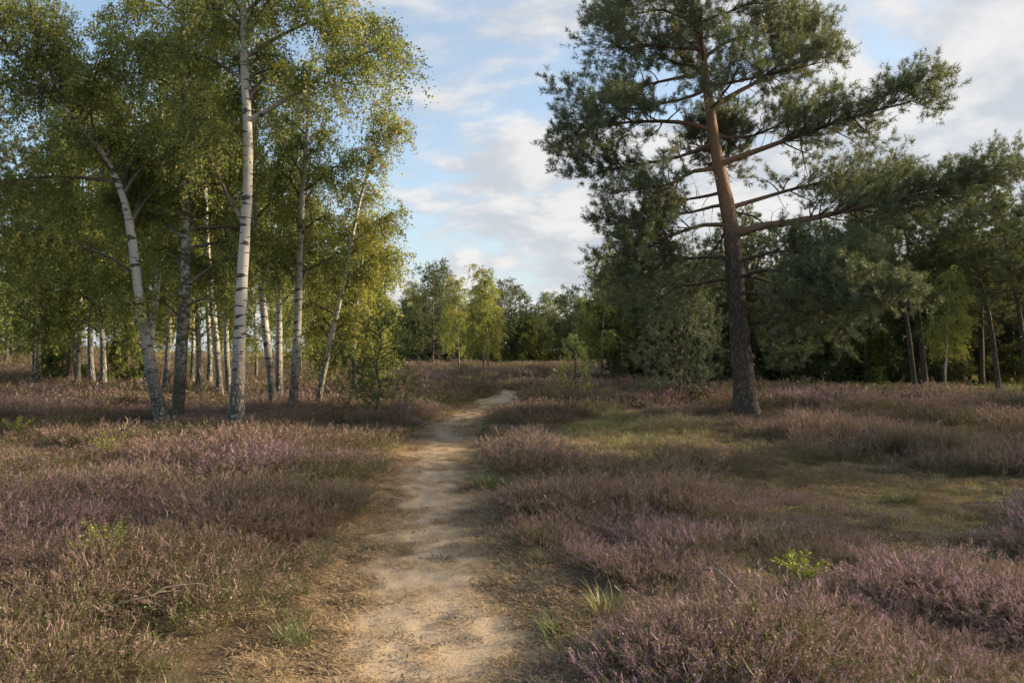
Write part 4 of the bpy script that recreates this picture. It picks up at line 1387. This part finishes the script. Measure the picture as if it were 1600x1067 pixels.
def leafy_plant(px, py, n, h, R, leaf, label, seed, name='seedling', cat='plant', bend=.6):
    x0, y0 = G(px, py)
    r = np.random.default_rng(seed)
    a = r.uniform(0, 6.28, n)
    s = np.linspace(0, 1, 6)
    out = np.stack([np.cos(a), np.sin(a), 0 * a], 1) * (R * r.uniform(.5, 1.1, n))[:, None]
    hh = h * r.uniform(.7, 1.1, n)
    pts = out[:, None] * (s ** 1.3)[None, :, None] + np.array([0, 0, 1.]) * (hh[:, None] * (s * (1 + bend) - bend * s ** 2)[None])[:, :, None]
    rad = np.full((n, 6), .0035) * (1 - .8 * s)
    e = bpy.data.objects.new(name, None)
    C.objects.link(e)
    e.location = (x0, y0, tz(x0, y0))
    e['label'] = label
    e['category'] = cat
    v, q = tubes(pts, rad, 4)
    link('stem', mesh('stem', v, [q], [TWIG]), e)
    m = n * 48
    k = np.repeat(np.arange(n), 48)
    t = r.uniform(.3, 1, m)
    p = at(pts, k, t) + r.normal(0, .012, (m, 3))
    tan = norm(at(np.gradient(pts, axis=1), k, t))
    sd_ = norm(np.cross(tan, [0, 0, 1.])) * np.where(np.arange(m) % 2, 1, -1)[:, None]
    d = norm(sd_ + .5 * tan + r.normal(0, .25, (m, 3)))
    sz = leaf * r.uniform(.7, 1.2, m)
    v, f = leaf_quads(p, d, norm(np.array([0, 0, 1.]) + r.normal(0, .4, (m, 3))), sz, sz * .42)
    link('leaves', mesh('leaves', v, [f], [FRESH], {'tint': np.repeat(np.clip(r.normal(.5, .2, m), 0, 1), 4)}), e)


leafy_plant(165, 905, 18, .40, .22, .024, 'yellow-green leafy broom shoot arching out of the heather', 401)
leafy_plant(1250, 925, 14, .24, .20, .028, 'bright green fern-like plant beside the bare ground', 402, 'fern', 'fern', .8)
leafy_plant(25, 690, 12, .38, .32, .04, 'small green leafy shrub in the heather at the picture edge', 403)
leafy_plant(170, 725, 10, .36, .3, .035, 'small bright green leafy shrub before the leaning birch', 404)


def dead_branch(px, py, ln, az, label, seed):
    x0, y0 = G(px, py)
    r = np.random.default_rng(seed)
    s = np.linspace(0, 1, 10)
    m = np.stack([math.cos(az) * ln * s, math.sin(az) * ln * s, .10 + .10 * np.sin(s * 3)], 1) + r.normal(0, .012, (10, 3))
    par, pr = m[None], (.008 * (1 - .8 * s))[None]
    g = Geo()
    v, q = tubes(par, pr, 6)
    g.add(v, [q], 0, True)
    c1, r1, _, _ = children(par, pr, r, 8, .15, .95, ln * .35, 45, 12, up=.1, K=6, rmax=.005, rk=.7, wig=.1)
    v, q = tubes(c1, r1, 5)
    g.add(v, [q], 0, True)
    c2, r2, _, _ = children(c1, r1, r, 4, .2, .95, ln * .14, 45, 14, up=.1, K=4, rmax=.003, rk=.7, wig=.1)
    v, q = tubes(c2, r2, 4)
    g.add(v, [q], 0, True)
    o = link('dead_branch', g.build('dead_branch', [DEADWOOD]), label=label, category='branch')
    o.location = (x0, y0, tz(x0, y0) + .05)


dead_branch(160, 990, .75, .5, 'grey dead branch with bare twigs lying in the heather', 501)
dead_branch(1170, 965, .5, 2.4, 'thin dead heather branch lying on the ground', 502)
